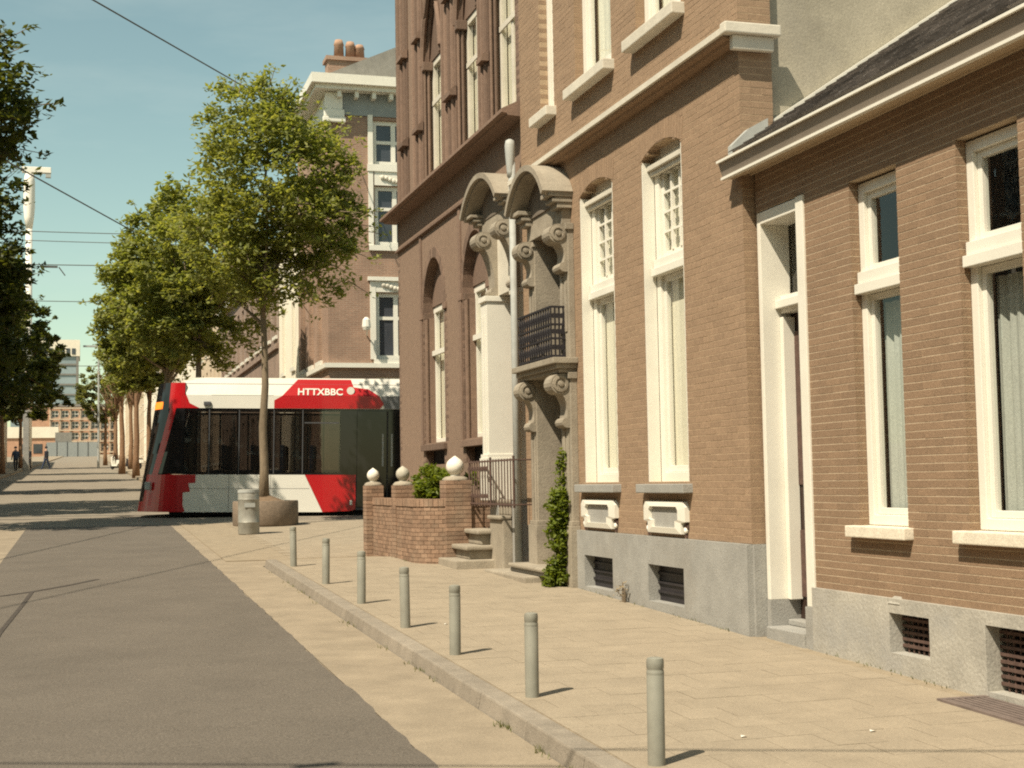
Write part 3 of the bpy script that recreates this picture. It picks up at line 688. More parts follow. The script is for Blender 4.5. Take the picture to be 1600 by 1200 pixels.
# ================================================================== PORTALS
def console(parent, m, y0, y1, Xw, zt, zb, proj, name='console'):
    r = min(.115, (zt - zb) * .2); cx, cz = Xw - proj + r, zt - r
    pts = [(Xw + .03, zt), (cx, zt)]
    for k in range(1, 10): 
        t = math.pi / 2 + math.pi * 1.05 * k / 9; pts.append((cx + r * math.cos(t), cz + r * math.sin(t)))
    n = 8; xa, za = pts[-1]; rb = r * .5; xb, zbb = Xw - .035, zb + rb * 2
    for k in range(1, n + 1):
        t = k / n; s = t * t * (3 - 2 * t); pts.append((xa + (xb - xa) * (t ** .8) + .03 * math.sin(t * math.pi), za + (zbb - za) * t))
    for k in range(1, 7):
        t = math.pi / 2 + math.pi * k / 6; pts.append((Xw - .03 + rb * math.cos(t) * 1.1, zb + rb + rb * math.sin(t)))
    pts.append((Xw + .03, zb))
    b = MB(); b.prism(pts, 'y', y0, y1)
    # raised volute eyes on both cheeks and a lower curl
    for yy, h in ((y0, -1), (y1, 1)):
        b.lathe([(r * .82, 0), (r * .80, h * .018), (r * .55, h * .022), (r * .5, h * .008), (r * .3, h * .01), (r * .26, h * .03), (0.001, h * .034)], (cx, yy, cz), 14, 'y')
    return b.build(name, m, parent)
def pediment(parent, m, X0, Xw, y0, y1, zs, za, th, name='pediment'):
    n = 18; yc = (y0 + y1) / 2; hw = (y1 - y0) / 2; rise = za - zs
    Rr = (hw * hw + rise * rise) / (2 * rise); cz = za - Rr; a = math.asin(min(1, hw / Rr))
    out = []; inn = []
    for k in range(n + 1):
        t = -a + 2 * a * k / n
        out.append((yc + Rr * math.sin(t), cz + Rr * math.cos(t))); inn.append((yc + (Rr - th) * math.sin(t), cz + (Rr - th) * math.cos(t)))
    b = MB()
    for k in range(n):
        b.quadbox([(X0, *inn[k]), (X0, *inn[k + 1]), (Xw, *inn[k + 1]), (Xw, *inn[k]), (X0, *out[k]), (X0, *out[k + 1]), (Xw, *out[k + 1]), (Xw, *out[k])])
        f = lambda p: (yc + (p[0] - yc) * .97, p[1] - .03)
        b.quadbox([(X0 + .05, *f(inn[k])), (X0 + .05, *f(inn[k + 1])), (Xw, *f(inn[k + 1])), (Xw, *f(inn[k])), (X0 + .05, *inn[k]), (X0 + .05, *inn[k + 1]), (Xw, *inn[k + 1]), (Xw, *inn[k])])
    p = b.build(name, m, parent)
    b = MB(); b.prism([(y, z - .032) for y, z in inn] + [(inn[-1][0], zs - .1), (inn[0][0], zs - .1)], 'x', X0 + .25, Xw); b.build('tympanum', M['stone_dirty'], p)
    return p
def entablature(parent, m, X0, Xw, y0, y1, z0, z1):
    b = MB(); h = z1 - z0
    b.box(X0 + .23, Xw, y0 + .08, y1 - .08, z0, z0 + h * .5)
    for a, c in ((y0, y0 + .30), (y1 - .30, y1)):     # broken cornice over each pilaster
        b.box(X0 + .16, Xw, a + .03, c - .03, z0 + h * .5, z0 + h * .68)
        b.box(X0 + .10, Xw, a + .015, c - .015, z0 + h * .68, z0 + h * .80)
        b.box(X0 + .05, Xw, a, c, z0 + h * .86, z1)
        b.box(X0 + .13, Xw, a + .02, c - .02, z0 + h * .80, z0 + h * .86)
    b.box(X0 + .24, Xw, y0 + .301, y1 - .301, z0 + h * .5, z1)
    return b.build('entablature', m, parent, bevel=.006)
def pilaster(parent, m, X0, Xw, y0, y1, z0, z1, deep=None, base=.0, cap=True):
    b = MB(); b.box(X0, deep or Xw, y0, y1, z0, z1)
    w = y1 - y0
    for k in (0.3, 0.7): b.box(X0 - .012, X0, y0 + w * k - .035, y0 + w * k + .035, z0 + .3, z1 - .25)
    if base: b.box(X0 - .04, (deep or Xw) - .003, y0 - .03, y1 + .03, z0 - .01, z0 + base); b.box(X0 - .025, (deep or Xw) - .004, y0 - .015, y1 + .015, z0 + base, z0 + base + .05)
    if cap: b.box(X0 - .03, (deep or Xw) - .002, y0 - .02, y1 + .02, z1 - .07, z1 + .003)
    return b.build('pilaster', m, parent, bevel=.006)
ST = M['stone_warm']
pm_ = thing('stone_portal', 'grey stone doorway with balcony under a curved pediment on the tan house', 'portal')
pilaster(pm_, ST, 5.22, 5.30, 15.10, 15.445, .48, 2.9, base=.70); pilaster(pm_, ST, 5.22, 5.30, 16.37, 16.63, .5, 2.9, deep=5.655, base=.66)
pilaster(pm_, ST, 5.23, 5.30, 15.12, 15.445, 3.07, 4.60); pilaster(pm_, ST, 5.23, 5.30, 16.37, 16.63, 3.07, 4.60, deep=5.655)
for z0, z1, pr in ((2.28, 2.89, .22), (4.05, 4.595, .21)):
    console(pm_, ST, 15.14, 15.40, 5.22, z1, z0, pr); console(pm_, ST, 16.39, 16.61, 5.22, z1, z0, pr)
b = MB(); b.box(5.0, 5.30, 15.04, 16.66, 3.0, 3.068); b.box(5.05, 5.30, 15.08, 16.64, 2.945, 2.999); b.box(5.09, 5.30, 15.11, 16.62, 2.90, 2.944); b.box(5.3, 5.655, 15.46, 16.36, 2.9, 3.06)
b.build('balcony_slab', ST, pm_, bevel=.008)
dk = mat('dark_portal_door', (0.035, 0.024, 0.020), 0.45, 0.2, 5)
d = part('door', dk, pm_, [(5.60, 5.654, 15.447, 16.368, .60, 2.9)]); parts('door_panel', M['iron'], d, [(5.585, 5.599, 15.53, 15.86, .8, 2.5), (5.585, 5.599, 15.96, 16.29, .8, 2.5)], bevel=.01)
d = part('balcony_door', dk, pm_, [(5.60, 5.654, 15.447, 16.368, 3.08, 4.6)]); pane_x(d, 5.595, 15.53, 15.86, 3.4, 4.5); pane_x(d, 5.595, 15.96, 16.29, 3.4, 4.5)
entablature(pm_, ST, 4.96, 5.30, 15.12, 16.62, 4.605, 4.96)
pediment(pm_, ST, 4.93, 5.298, 15.10, 16.64, 4.965, 5.40, .07)
# balcony railing
rl = MB(); ya, yb, xf = 15.26, 16.50, 5.055
for z in (3.10, 3.30, 3.46, 3.66):
    rl.box(xf - .012, xf + .012, ya, yb, z - .012, z + .012); rl.box(xf + .012, 5.22, ya - .012, ya + .012, z - .012, z + .012)
k = 0
yy = ya
while yy <= yb: 
    rl.box(xf - .008, xf + .008, yy - .008, yy + .008, 3.069, 3.66)
    for z in (3.20, 3.38, 3.56):
        rl.tube([(xf, yy, z - .08), (xf, yy + .09, z + .07)], .006, 4); rl.tube([(xf, yy + .09, z - .08), (xf, yy, z + .07)], .006, 4); rl.lathe([(.022, -.006), (.022, .006)], (xf, yy + .045, z), 6, 'x')
    yy += .09
for xx in (xf + .05, xf + .10, xf + .15):
    rl.box(xx - .008, xx + .008, ya - .008, ya + .008, 3.069, 3.66)
    for z in (3.20, 3.38, 3.56): rl.lathe([(.03, -.006), (.03, .006)], (xx - .02, ya, z), 8, 'y')
rl.build('balcony_railing', M['iron'], pm_)

pl_ = thing('white_portal', 'white and stone doorway with curved pediment on the dark brick building', 'portal')
pilaster(pl_, M['paint_dull'], 5.24, 5.36, 17.20, 17.40, 1.45, 4.15); pilaster(pl_, M['paint'], 5.10, 5.36, 18.10, 18.40, 1.45, 4.15, deep=5.66, base=.55)
part('pilaster_foot', M['stone'], pl_, [(5.2, 5.66, 18.06, 18.44, .6, 1.438), (5.2, 5.4, 17.18, 17.42, .55, 1.438)], bevel=.01)
console(pl_, M['stone_warm'], 17.18, 17.42, 5.26, 5.02, 4.16, .30); console(pl_, M['stone_warm'], 18.12, 18.40, 5.26, 5.02, 4.16, .30)
part('lintel', M['paint_dull'], pl_, [(5.27, 5.66, 17.2, 18.42, 4.16, 5.04)])
d = part('door', mat('red_brown_door', (0.12, 0.045, 0.028), 0.5, 0.15, 5), pl_, [(5.58, 5.64, 17.405, 18.095, 1.46, 4.155)]); parts('door_panel', M['rust'], d, [(5.565, 5.579, 17.5, 18.0, 1.7, 2.5), (5.565, 5.579, 17.5, 18.0, 2.7, 3.9)], bevel=.01)
entablature(pl_, M['stone_warm'], 4.97, 5.36, 17.12, 18.86, 5.045, 5.33)
pediment(pl_, M['stone_warm'], 4.95, 5.348, 17.10, 18.90, 5.335, 5.76, .07)

# ================================================================== DARK BRICK BUILDING
XL = 5.35
dark = thing('gothic_building', 'dark brick building with pointed arches and heavy brick ledge beyond the portals', 'building')
LY0, LY1 = 17.10, 24.78
def rounded(y0, y1, z0, zs, za):
    yc, hw = (y0 + y1) / 2, (y1 - y0) / 2
    def fn(z):
        if z0 <= z <= zs: return (y0, y1)
        if zs < z < za:
            k = hw * math.sqrt(1 - ((z - zs) / (za - zs)) ** 2); return (yc - k, yc + k) if k > .01 else None
    return fn
def pointed(y0, y1, z0, zs, za):
    yc, hw = (y0 + y1) / 2, (y1 - y0) / 2
    def fn(z):
        if z0 <= z <= zs: return (y0, y1)
        if zs < z < za:
            k = hw * (1 - ((z - zs) / (za - zs)) ** 2.3); return (yc - k, yc + k) if k > .01 else None
    return fn
LW = ((18.95, 20.28), (21.45, 22.86)); UW = ((17.40, 18.55), (19.15, 20.32), (21.35, 22.52))
lops = [rounded(a, c, 2.30, 4.47, 5.33) for a, c in LW] + [pointed(a, c, 6.54, 8.55, 9.95) for a, c in UW] + [(a + .08, c - .08, 1.98, 2.20) for a, c in LW] + [(17.21, 18.42, .3, 5.04)]
brickwork(dark, on_x(XL), LY0, LY1, 0.45, 11.0, 0.0585, 0.218, segs_of(lops), M['brick_dark'], M['mortar_dark'], 0, head=.006, bed=.008, seed=9, back=.30)
part('side_wall', M['far_brick'], dark, [(XL + .31, 14, LY1 - .3, LY1 - .002, 0, 11.0), (XL + .31, 14, LY0, LY0 + .2, 9.9, 11.0)])
part('roof', M['roof_far'], dark, [(XL - .1, 14, LY0, LY1 + .1, 11.0, 11.3)])
def recessed(parent, a, c, z0, zh, ztop, rec, upper=False):
    """white narrow window deep in its arch, brick tympanum above, moulded far jamb"""
    b = MB(); x0 = XL + rec; x1 = x0 + .08; fw = .10; P = M['paint']
    b.box(x0, x1, a, a + fw, z0, zh); b.box(x0, x1, c - fw, c, z0, zh); b.box(x0, x1, a + fw, c - fw, zh - fw, zh); b.box(x0, x1, a + fw, c - fw, z0, z0 + fw)
    b.box(x0 + .01, x1, (a + c) / 2 - .05, (a + c) / 2 + .05, z0 + fw, zh - fw)
    if upper: P = M['paint_dull']
    w = b.build('window', P, parent, bevel=.006)
    tz = z0 + (zh - z0) * .66
    part('transom', P, w, [(x0 - (.012 if upper else .05), x0 + .009, a + .02, c - .02, tz - .04, tz + .04)])
    pane_x(w, x0 + .04, a + fw, c - fw, z0 + fw, zh - fw)
    part('curtain', M['curtain'], w, [(x1 + .02, x1 + .03, a, c, z0, zh)])
    part('tympanum', M['brick_dark'], w, [(x0 - .02, x1 + .05, a - .05, c + .05, zh + .002, ztop)])
    return w
for a, c in LW:
    w = recessed(dark, a, c, 2.30, 4.58, 5.33, .175)
    part('sill', M['brick_dark'], w, [(XL - .06, XL + .174, a - .10, c + .06, 2.20, 2.298)], bevel=.006)
    parts('impost', M['brick_dark'], w, [(XL - .03, XL + .12, c + .004, c + .20, 4.38, 4.48), (XL + .01, XL + .18, c - .06, c - .003, 4.38, 4.48), (XL - .03, XL + .12, a - .2, a - .004, 4.38, 4.48)], bevel=.006)
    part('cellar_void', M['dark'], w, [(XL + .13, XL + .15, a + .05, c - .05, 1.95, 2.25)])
    # moulded brick order on the far jamb
    b = MB(); b.tube([(XL + .05, c - .035, 2.3), (XL + .05, c - .035, 4.38)], .035, 8); b.box(XL + .085, XL + .173, c - .075, c - .01, 2.3, 4.4); b.build('jamb_shaft', M['brick_dark'], w)
for a, c in UW:
    w = recessed(dark, a, c, 6.55, 8.62, 9.9, .125, True)
    b = MB()
    for k, xx in enumerate((.0, .055)):
        b.tube([(XL + xx, c - .015 - k * .03, 6.5), (XL + xx, c - .015 - k * .03, 8.5)], .024, 8)
    b.build('jamb_shaft', M['brick_dark'], w)
    parts('impost', M['brick_dark'], w, [(XL - .05, XL + .12, c - .10, c + .03, 8.46, 8.60), (XL - .05, XL + .12, a - .03, a + .05, 8.46, 8.60)], bevel=.008)
    # arch hood
    b = MB(); yc, hw = (a + c) / 2, (c - a) / 2; n = 12; pts = []
    for k in range(-n, n + 1):
        t = abs(k) / n; z = 8.55 + 1.40 * (1 - t) ** .6 if t < 1 else 8.55
        pts.append((yc + hw * 1.07 * (k / n), z))
    for dx, r in ((-.03, .05), (.07, .045)):
        b.tube([(XL + dx, p[0] * (1 if dx < 0 else 1), p[1]) for p in pts], r, 6)
    b.build('arch_hood', M['brick_dark'], w)
def arch_soffit(a, c, zs, za, e, rnd_=False):
    b = MB(); yc, hw = (a + c) / 2, (c - a) / 2; n = 14; P_ = []; Q_ = []
    for k in range(-n, n + 1):
        if rnd_:
            q = math.pi / 2 * k / n; P_.append((yc + hw * math.sin(q), zs + (za - zs) * math.cos(q))); Q_.append((yc + (hw + .13) * math.sin(q), zs + (za + .16 - zs) * math.cos(q))); continue
        t = abs(k) / n; z = zs + (za - zs) * (1 - t) ** (1 / 2.3)
        P_.append((yc + hw * k / n, z)); Q_.append((yc + (hw + .13) * k / n, zs + (za + .2 - zs) * (1 - t) ** (1 / 2.3)))
    for k in range(2 * n): b.quadbox([(XL - .004, *P_[k]), (XL - .004, *P_[k + 1]), (XL + e, *P_[k + 1]), (XL + e, *P_[k]), (XL - .004, *Q_[k]), (XL - .004, *Q_[k + 1]), (XL + e, *Q_[k + 1]), (XL + e, *Q_[k])])
    b.build('arch_ring', M['brick_dark'], dark)
for a, c in LW: arch_soffit(a + .004, c - .004, 4.47, 5.31, .175, True)
for a, c in UW: arch_soffit(a + .004, c - .004, 8.55, 9.93, .125)
# piers with attached shafts and set-offs
for y0, y1, ns in ((18.62, 19.08, 3), (20.42, 21.25, 4), (22.62, 23.30, 3), (23.75, 24.5, 3)):
    b = MB(); b.box(XL - .025, XL - .002, y0, y1, 6.56, 10.9)
    for k in range(ns):
        yy = y0 + (y1 - y0) * (k + .5) / ns
        b.tube([(XL - .03, yy, 6.56), (XL - .03, yy, 10.9)], .042, 8)
    pr_ = b.build('pier', M['brick_dark'], dark)
    for z, e in ((7.50, .0), (9.05, .02)):
        ya, yb = y0 - .03, y0 + (y1 - y0) * .55; so_ = MB()
        so_.prism([(XL - .13, z), (XL - .13, z + .07), (XL - .02, z + .17), (XL - .02, z)], 'y', ya, yb); so_.build('set_off', M['brick_dark'], pr_)
parts('lesene', M['brick_dark'], dark, [(XL - .022, XL - .002, y0, y1, 2.3, 5.78) for y0, y1 in ((18.72, 18.86), (20.32, 20.45), (22.90, 23.02))])

b = MB(); b.prism([(XL + .02, 6.56), (XL - .07, 6.54), (XL - .29, 6.43), (XL - .29, 6.385), (XL - .22, 6.375), (XL - .21, 6.35), (XL - .02, 6.34), (XL + .02, 6.34)], 'y', LY0, LY1 + .2)
b.build('brick_ledge', M['brick_dark'], dark)
b = MB(); b.prism([(XL + .02, 5.86), (XL - .05, 5.83), (XL - .05, 5.79), (XL + .02, 5.78)], 'y', 18.95, LY1 + .03); b.build('string_course', M['brick_dark'], dark)

# ================================================================== STEPS, GARDEN WALL, RAILING
st = thing('stone_steps', 'worn stone steps with overhanging treads up to the white doorway', 'steps')
def slab(x0, x1, y0, y1, z0, z1, nm, p, m=None): return part(nm, m or M['stone_warm'], p, [(x0, x1, y0, y1, z0, z1)], bevel=.02)
slab(4.56, 5.34, 17.85, 19.05, .3, .68, 'tread', st); slab(4.78, 5.34, 17.98, 18.9, .681, .80, 'riser', st); slab(4.72, 5.34, 17.92, 18.95, .80, .86, 'tread', st)
slab(4.96, 5.34, 18.05, 18.75, .861, 1.0, 'riser', st); slab(4.90, 5.34, 17.99, 18.8, 1.0, 1.06, 'tread', st)
slab(5.08, 5.34, 17.45, 18.05, .5, 1.20, 'riser', st); slab(5.04, 5.34, 17.44, 18.04, 1.2, 1.25, 'tread', st); slab(5.2, 5.57, 17.44, 18.04, 1.251, 1.40, 'riser', st); slab(5.17, 5.57, 17.44, 18.04, 1.40, 1.45, 'tread', st)
ss = thing('stone_doorstep', 'two low stone slabs before the grey portal beside the ivy', 'steps')
slab(4.84, 5.30, 15.78, 17.50, .3, .585, 'tread', ss); slab(5.02, 5.6, 15.47, 16.95, .586, .64, 'riser', ss, M['stone']); slab(4.98, 5.6, 15.5, 16.9, .641, .69, 'tread', ss)

gw = thing('garden_wall', 'curved low red brick garden wall with ball-topped pillars', 'wall')
path = [(4.22, 22.3), (4.24, 20.6), (4.27, 19.45)]
cx, cy, rr = 4.80, 19.25, .53
for k in range(1, 9):
    t = math.pi + (math.pi / 2) * k / 8; path.append((cx + rr * math.cos(t), cy + rr * math.sin(t) * 1.0))
path += [(5.34, 18.74)]
PL = [Vector(p) for p in path]; LEN = [0.0]
for p, q in zip(PL, PL[1:]): LEN.append(LEN[-1] + (q - p).length)
def along(s):
    s = max(0, min(s, LEN[-1] - 1e-4))
    for i in range(len(PL) - 1):
        if s <= LEN[i + 1]:
            t = (s - LEN[i]) / (LEN[i + 1] - LEN[i]); d = (PL[i + 1] - PL[i]).normalized()
            return PL[i].lerp(PL[i + 1], t), Vector((-d.y, d.x))
def gplace(u, v, w):
    p, n = along(u); return (p.x + n.x * w, p.y + n.y * w, v)
# mortar core as short pieces so that it follows the curve, bricks clipped to the street surface
mbk = MB(); bbk = MB(); course = .0575; i = 0; z = .44; rg = random.Random(11)
while z < 1.40:
    u = 0.0
    while u < LEN[-1] - .01:
        u1 = min(u + .11, LEN[-1]); mbk.quadbox([gplace(u, z, .006), gplace(u1, z, .006), gplace(u1, z, .20), gplace(u, z, .20), gplace(u, z + course, .006), gplace(u1, z + course, .006), gplace(u1, z + course, .20), gplace(u, z + course, .20)]); u = u1
    u = -(i % 2) * .056; last = z + course >= 1.40
    bl = .112 if not last else .07
    while u < LEN[-1]:
        a, c = max(u + .0025, 0), min(u + bl - .0025, LEN[-1])
        if c - a > .02:
            w = rg.uniform(-.0012, .0012) - (.012 if last else 0); hh = course - .006 + (.05 if last else 0)
            A = [gplace(a, z + .004, w), gplace(c, z + .004, w), gplace(c, z + .004, .212), gplace(a, z + .004, .212)]
            bbk.quadbox(A + [(p[0], p[1], z + .004 + hh) for p in A])
        u += bl
    z += course; i += 1
gwm = mbk.build('wall', M['mortar_wall'], gw); o = bbk.build('brick', M['brick_red'], gwm); o['kind'] = 'stuff'
def pillar(cx, cy, hw, z0, z1, ballm, rot=0.0):
    b = MB(); core = MB(); i = 0; z = z0
    c_, s_ = math.cos(rot), math.sin(rot)
    T = lambda x, y, z: (cx + x * c_ - y * s_, cy + x * s_ + y * c_, z)
    while z < z1 - .05:
        h = hw - .004
        core.quadbox([T(-h, -h, z), T(h, -h, z), T(h, h, z), T(-h, h, z), T(-h, -h, z + .0575), T(h, -h, z + .0575), T(h, h, z + .0575), T(-h, h, z + .0575)])
        k = (hw * 2) / 3 if i % 2 else -(hw * 2) / 3
        for x0, x1 in ((-hw, -k / 2 - .004), (-k / 2 + .004, hw)):
            b.quadbox([T(x0, -hw, z + .004), T(x1, -hw, z + .004), T(x1, hw, z + .004), T(x0, hw, z + .004), T(x0, -hw, z + .053), T(x1, -hw, z + .053), T(x1, hw, z + .053), T(x0, hw, z + .053)])
        z += .0575; i += 1
    p = core.build('pillar', M['mortar_dark'], gw); q = b.build('brick', M['brick_red'], p); q['kind'] = 'stuff'
    b = MB(); b.lathe([(hw * 1.04, z), (hw * 1.0, z + .02), (hw * .8, z + .045), (hw * .5, z + .055)], (cx, cy, 0), 20); b.build('cap', M['stone_warm'], p)
    b = MB(); r = hw * .80
    r *= .88
    prof = [(r * .55, 0), (r * .62, .02), (r * .5, .035)] + [(r * math.sin(R(a)) * (1.0), .03 + r - r * math.cos(R(a))) for a in range(35, 150, 12)] + [(r * .3, .03 + r * 2.02), (r * .1, .03 + r * 2.16), (.004, .03 + r * 2.2)]
    b.lathe(prof, (cx, cy, z + .03), 20); b.build('ball', ballm, p, smooth=True)
pillar(4.26, 21.75, .135, .45, 1.70, M['ball']); pillar(4.38, 20.15, .14, .45, 1.70, M['ball_grey']); pillar(4.83, 18.86, .175, .45, 1.715, M['ball'])
b = MB(); b.gbox(4.35, 5.34, 19.0, 22.2, .0, .45); tag(b.build('garden_bed', M['soil']), 'dark soil of the small front garden behind the brick wall', kind='structure')

ir = thing('iron_railing', 'rusty iron railing with thin bars above the stone steps', 'railing')
b = MB(); x = 5.0
for z in (1.40, 1.95): b.box(x - .011, x + .011, 16.62, 18.72, z - .011, z + .011)
b.build('rail', M['rust'], ir)
yy = 16.65
while yy < 18.73:
    q = MB(); big = int(round((yy - 16.65) / .13)) % 8 == 0
    r = .016 if big else .008
    q.tube([(x, yy, 1.02 if (big and yy > 17.9) else 1.36), (x, yy, 2.0 if big else 1.97)], r, 6)
    if yy > 17.7: q.lathe([(.03, -.004), (.03, .004)], (x, yy + .06, 1.86), 8, 'x'); q.lathe([(.03, -.004), (.03, .004)], (x, yy + .06, 1.5), 8, 'x')
    q.build('bar', M['rust'], ir); yy += .13
b = MB(); b.tube([(x, 16.64, 1.40), (5.25, 16.7, 1.40)], .01, 6); b.tube([(x, 16.64, 1.95), (5.25, 16.7, 1.95)], .01, 6); b.tube([(x, 18.72, 1.40), (5.2, 18.8, 1.40)], .01, 6); b.build('stay', M['rust'], ir)

# ================================================================== BOLLARDS
def make_bollard(label):
    t = thing('bollard', label, 'bollard', 'bollards along the kerb')
    b = MB(); r = .044
    b.lathe([(r * 1.0, -.05), (r, .0), (r, .462), (r * .955, .466), (r * .955, .474), (r, .478), (r, .510), (r * .93, .525), (r * .55, .53), (.002, .531)], (0, 0, 0), 20)
    p = b.build('post', M['bollard'], t); smooth_by_angle(p, 40)
    b = MB(); b.lathe([(r * 1.008, .446), (r * 1.008, .455)], (0, 0, 0), 20); b.build('collar', M['bollard'], t)
    return t
names = ['nearest grey post bollard, cut off by the bottom edge', 'second nearest grey bollard, casting a clear shadow', 'third grey bollard from the bottom edge', 'fourth grey bollard, middle of the row along the kerb',
         'fifth grey bollard, between the kerb and the stone steps', 'second farthest grey bollard, before the brick garden wall', 'farthest grey bollard, near where the kerb ends']
ys = [6.69, 8.72, 10.65, 12.38, 14.42, 16.6, 19.2]
b0 = None
for k, y in enumerate(ys):
    o = make_bollard(names[0]) if b0 is None else copy_tree(b0)
    b0 = b0 or o; o['label'] = names[k]
    o.location = (2.715 - .0045 * (y - 9), y, gz(y) + .1); o.rotation_euler = (R(rnd.uniform(-.8, .8)), R(rnd.uniform(-.8, .8)), rnd.uniform(0, 6))

# ================================================================== TRAM
tram = thing('tram', 'red and white tram crossing the street behind the potted tree', 'tram')
HW = 2.4; SK0, SK1, WT, RT = .13, 1.06, 2.66, 3.42
def nose(t, z):
    """plan curve of the tapered nose: t 0 = middle of the front, 1 = where the straight near side starts"""
    a = t * math.pi / 2
    x = 1.25 * (1 - math.cos(a)) ** 1.0; y = 1.2 * (1 - math.sin(a) ** .9)
    k = max(0, 1 - x / 1.3)
    f = (z - SK0) / (RT - SK0)
    return (x + .50 * f * k, y, z)
def npatch(name, m, t0, t1, z0, z1, parent, nt=10, nz=6, off=0.0, mirror=True):
    """patch on the nose between curve parameters t0(z), t1(z)"""
    for side in ((0, 1) if mirror else (0,)):
        b = MB()
        for i in range(nt):
            for j in range(nz):
                q = []
                for (di, dj) in ((0, 0), (1, 0), (1, 1), (0, 1)):
                    z = z0 + (z1 - z0) * (j + dj) / nz
                    a = t0(z) if callable(t0) else t0; c = t1(z) if callable(t1) else t1
                    p = nose(a + (c - a) * (i + di) / nt, z); p = (p[0] - off, p[1] - off * .5, p[2])
                    q.append(p if not side else (p[0], HW - p[1], p[2]))
                b.face(q if not side else q[::-1])
        b.build(name, m, parent, fix=False, smooth=True)
TR, TW, TB = M['tram_red'], M['tram_white'], M['tram_black']
# red stripe (front pillar) runs obliquely down the nose
sa = lambda z: .50 + .23 * (z - SK1) / (WT - SK1); sb = lambda z: .62 + .23 * (z - SK1) / (WT - SK1)
npatch('windshield', M['tram_black'], 0, sa, SK1 - .02, WT - .1, tram, nt=12)
npatch('front_pillar', TR, sa, sb, SK1 - .02, WT, tram, nt=3, off=.004)
npatch('quarter_pane', TB, sb, 1.0, SK1 - .0, WT, tram, nt=6)
npatch('front_skirt', TR, 0.36, 1.0, SK0, SK1 - .02, tram, nt=10, off=.002)
npatch('front_bumper', TB, 0.0, 0.36, SK0 + .25, SK1 - .02, tram, nt=8, off=.004)
npatch('front_bumper_sill', TR, 0.0, 0.36, SK0, SK0 + .25, tram, nt=8, off=.004)
npatch('display_hood', TB, 0, .70, WT + .18, RT - .14, tram, nt=10)
npatch('display', M['display'], .20, .56, WT - .02, WT + .16, tram, nt=8, off=.006, mirror=True)
npatch('display_surround', TB, 0, .70, WT - .1, WT + .18, tram, nt=10)
npatch('roof_nose', TR, .70, 1.0, WT, RT - .14, tram, nt=6)
b = MB()                                                    # closing roof over the nose
ring_ = [nose(k / 14, RT - .14) for k in range(15)]; ring_ = ring_ + [(p[0], HW - p[1], p[2]) for p in reversed(ring_)]
b.face(ring_); b.build('nose_roof', TB, tram, fix=False)
def side(name, m, poly, y=0.0, d=.012, parent=None, both=False):
    b = MB(); b.prism(poly, 'y', y, y + d)
    if both: b.prism(poly, 'y', HW - y - d, HW - y)
    return b.build(name, m, parent or tram)
XE = 16.0
X1 = 1.25
# body core
parts('floor_box', M['tram_grey'], tram, [(X1, XE, .10, HW - .10, .32, .98)])
parts('ceiling_box', M['tram_mid'], tram, [(X1, XE, .10, HW - .10, WT + .02, RT - .15)])
parts('bulkhead', M['tram_grey'], tram, [(7.1, 7.2, .12, HW - .12, .98, WT)])
for k in range(5):                                            # seats, grab poles and riders behind the panes
    for yy in (.35, 1.55):
        x_ = 1.75 + k * .72
        st_ = part('seat', M['cloth_blue'], tram, [(x_, x_ + .42, yy, yy + .46, 1.0, 1.16), (x_ + .36, x_ + .46, yy, yy + .46, 1.161, 1.78)], bevel=.03)
    b = MB(); b.tube([(1.7 + k * .72, 1.2, .98), (1.7 + k * .72, 1.2, WT)], .02, 6); b.build('grab_pole', M['zinc'], tram)
side('skirt_panel', TW, [(X1, SK0), (4.62, SK0), (4.18, SK1 - .02), (X1, SK1 - .02)])
b = MB(); b.prism([(1.10, SK1 - .022), (1.55, SK1 - .022), (1.55, .84), (1.38, .83), (1.42, .62), (1.16, .60), (1.30, SK0 + .01), (1.10, SK0 + .01)], 'y', -.004, -.0005); b.build('skirt_flash', TR, tram)
side('skirt_panel', TR, [(4.625, SK0), (5.34, SK0 + .03), (5.42, .2), (5.42, SK1 - .02), (4.185, SK1 - .02)])
side('skirt_panel', TW, [(7.0, SK0), (XE, SK0), (XE, SK1 - .02), (7.0, SK1 - .02)])
side('skirt_seam', M['tram_grey'], [(X1 + .1, .70), (4.3, .70), (4.3, .708), (X1 + .1, .708)], y=-.002, d=.0018)
for x_ in (2.35, 3.35):
    part('skirt_joint', M['tram_grey'], tram, [(x_ - .004, x_ + .004, -.002, -.0002, SK0 + .02, SK1 - .03)])
# window band: dark surround, separate tinted panes, mullions
for y_ in (.022, HW - .072):
    part('window_rail', TB, tram, [(X1, XE, y_, y_ + .05, SK1 - .018, SK1 + .04)]); part('window_rail', TB, tram, [(X1, XE, y_, y_ + .05, WT - .06, WT)])
    for a_, c_ in ((X1, 1.28), (1.84, 1.88), (2.56, 2.60), (3.40, 3.44), (4.10, 4.14), (5.02, 5.44), (6.94, XE)):
        part('window_post', TB, tram, [(a_, c_, y_, y_ + .05, SK1 + .04, WT - .06)])
panes = [(1.28, 1.84), (1.88, 2.56), (2.60, 3.40), (3.44, 4.10), (4.14, 5.02)]
for a, c in panes:
    for y_ in (.016, HW - .016):
        b = MB(); b.face([(a - .01, y_, SK1 + .03), (c + .01, y_, SK1 + .03), (c + .01, y_, WT - .05), (a - .01, y_, WT - .05)]); b.build('side_pane', M['glass_dark'], tram, fix=False)
for a in (1.86, 2.58, 3.42, 4.12):
    part('mullion', M['tram_grey'], tram, [(a - .012, a + .012, .001, .02, SK1, WT - .03)])
part('rail_line', M['tram_grey'], tram, [(4.16, 5.0, .0, .005, 2.30, 2.33)])
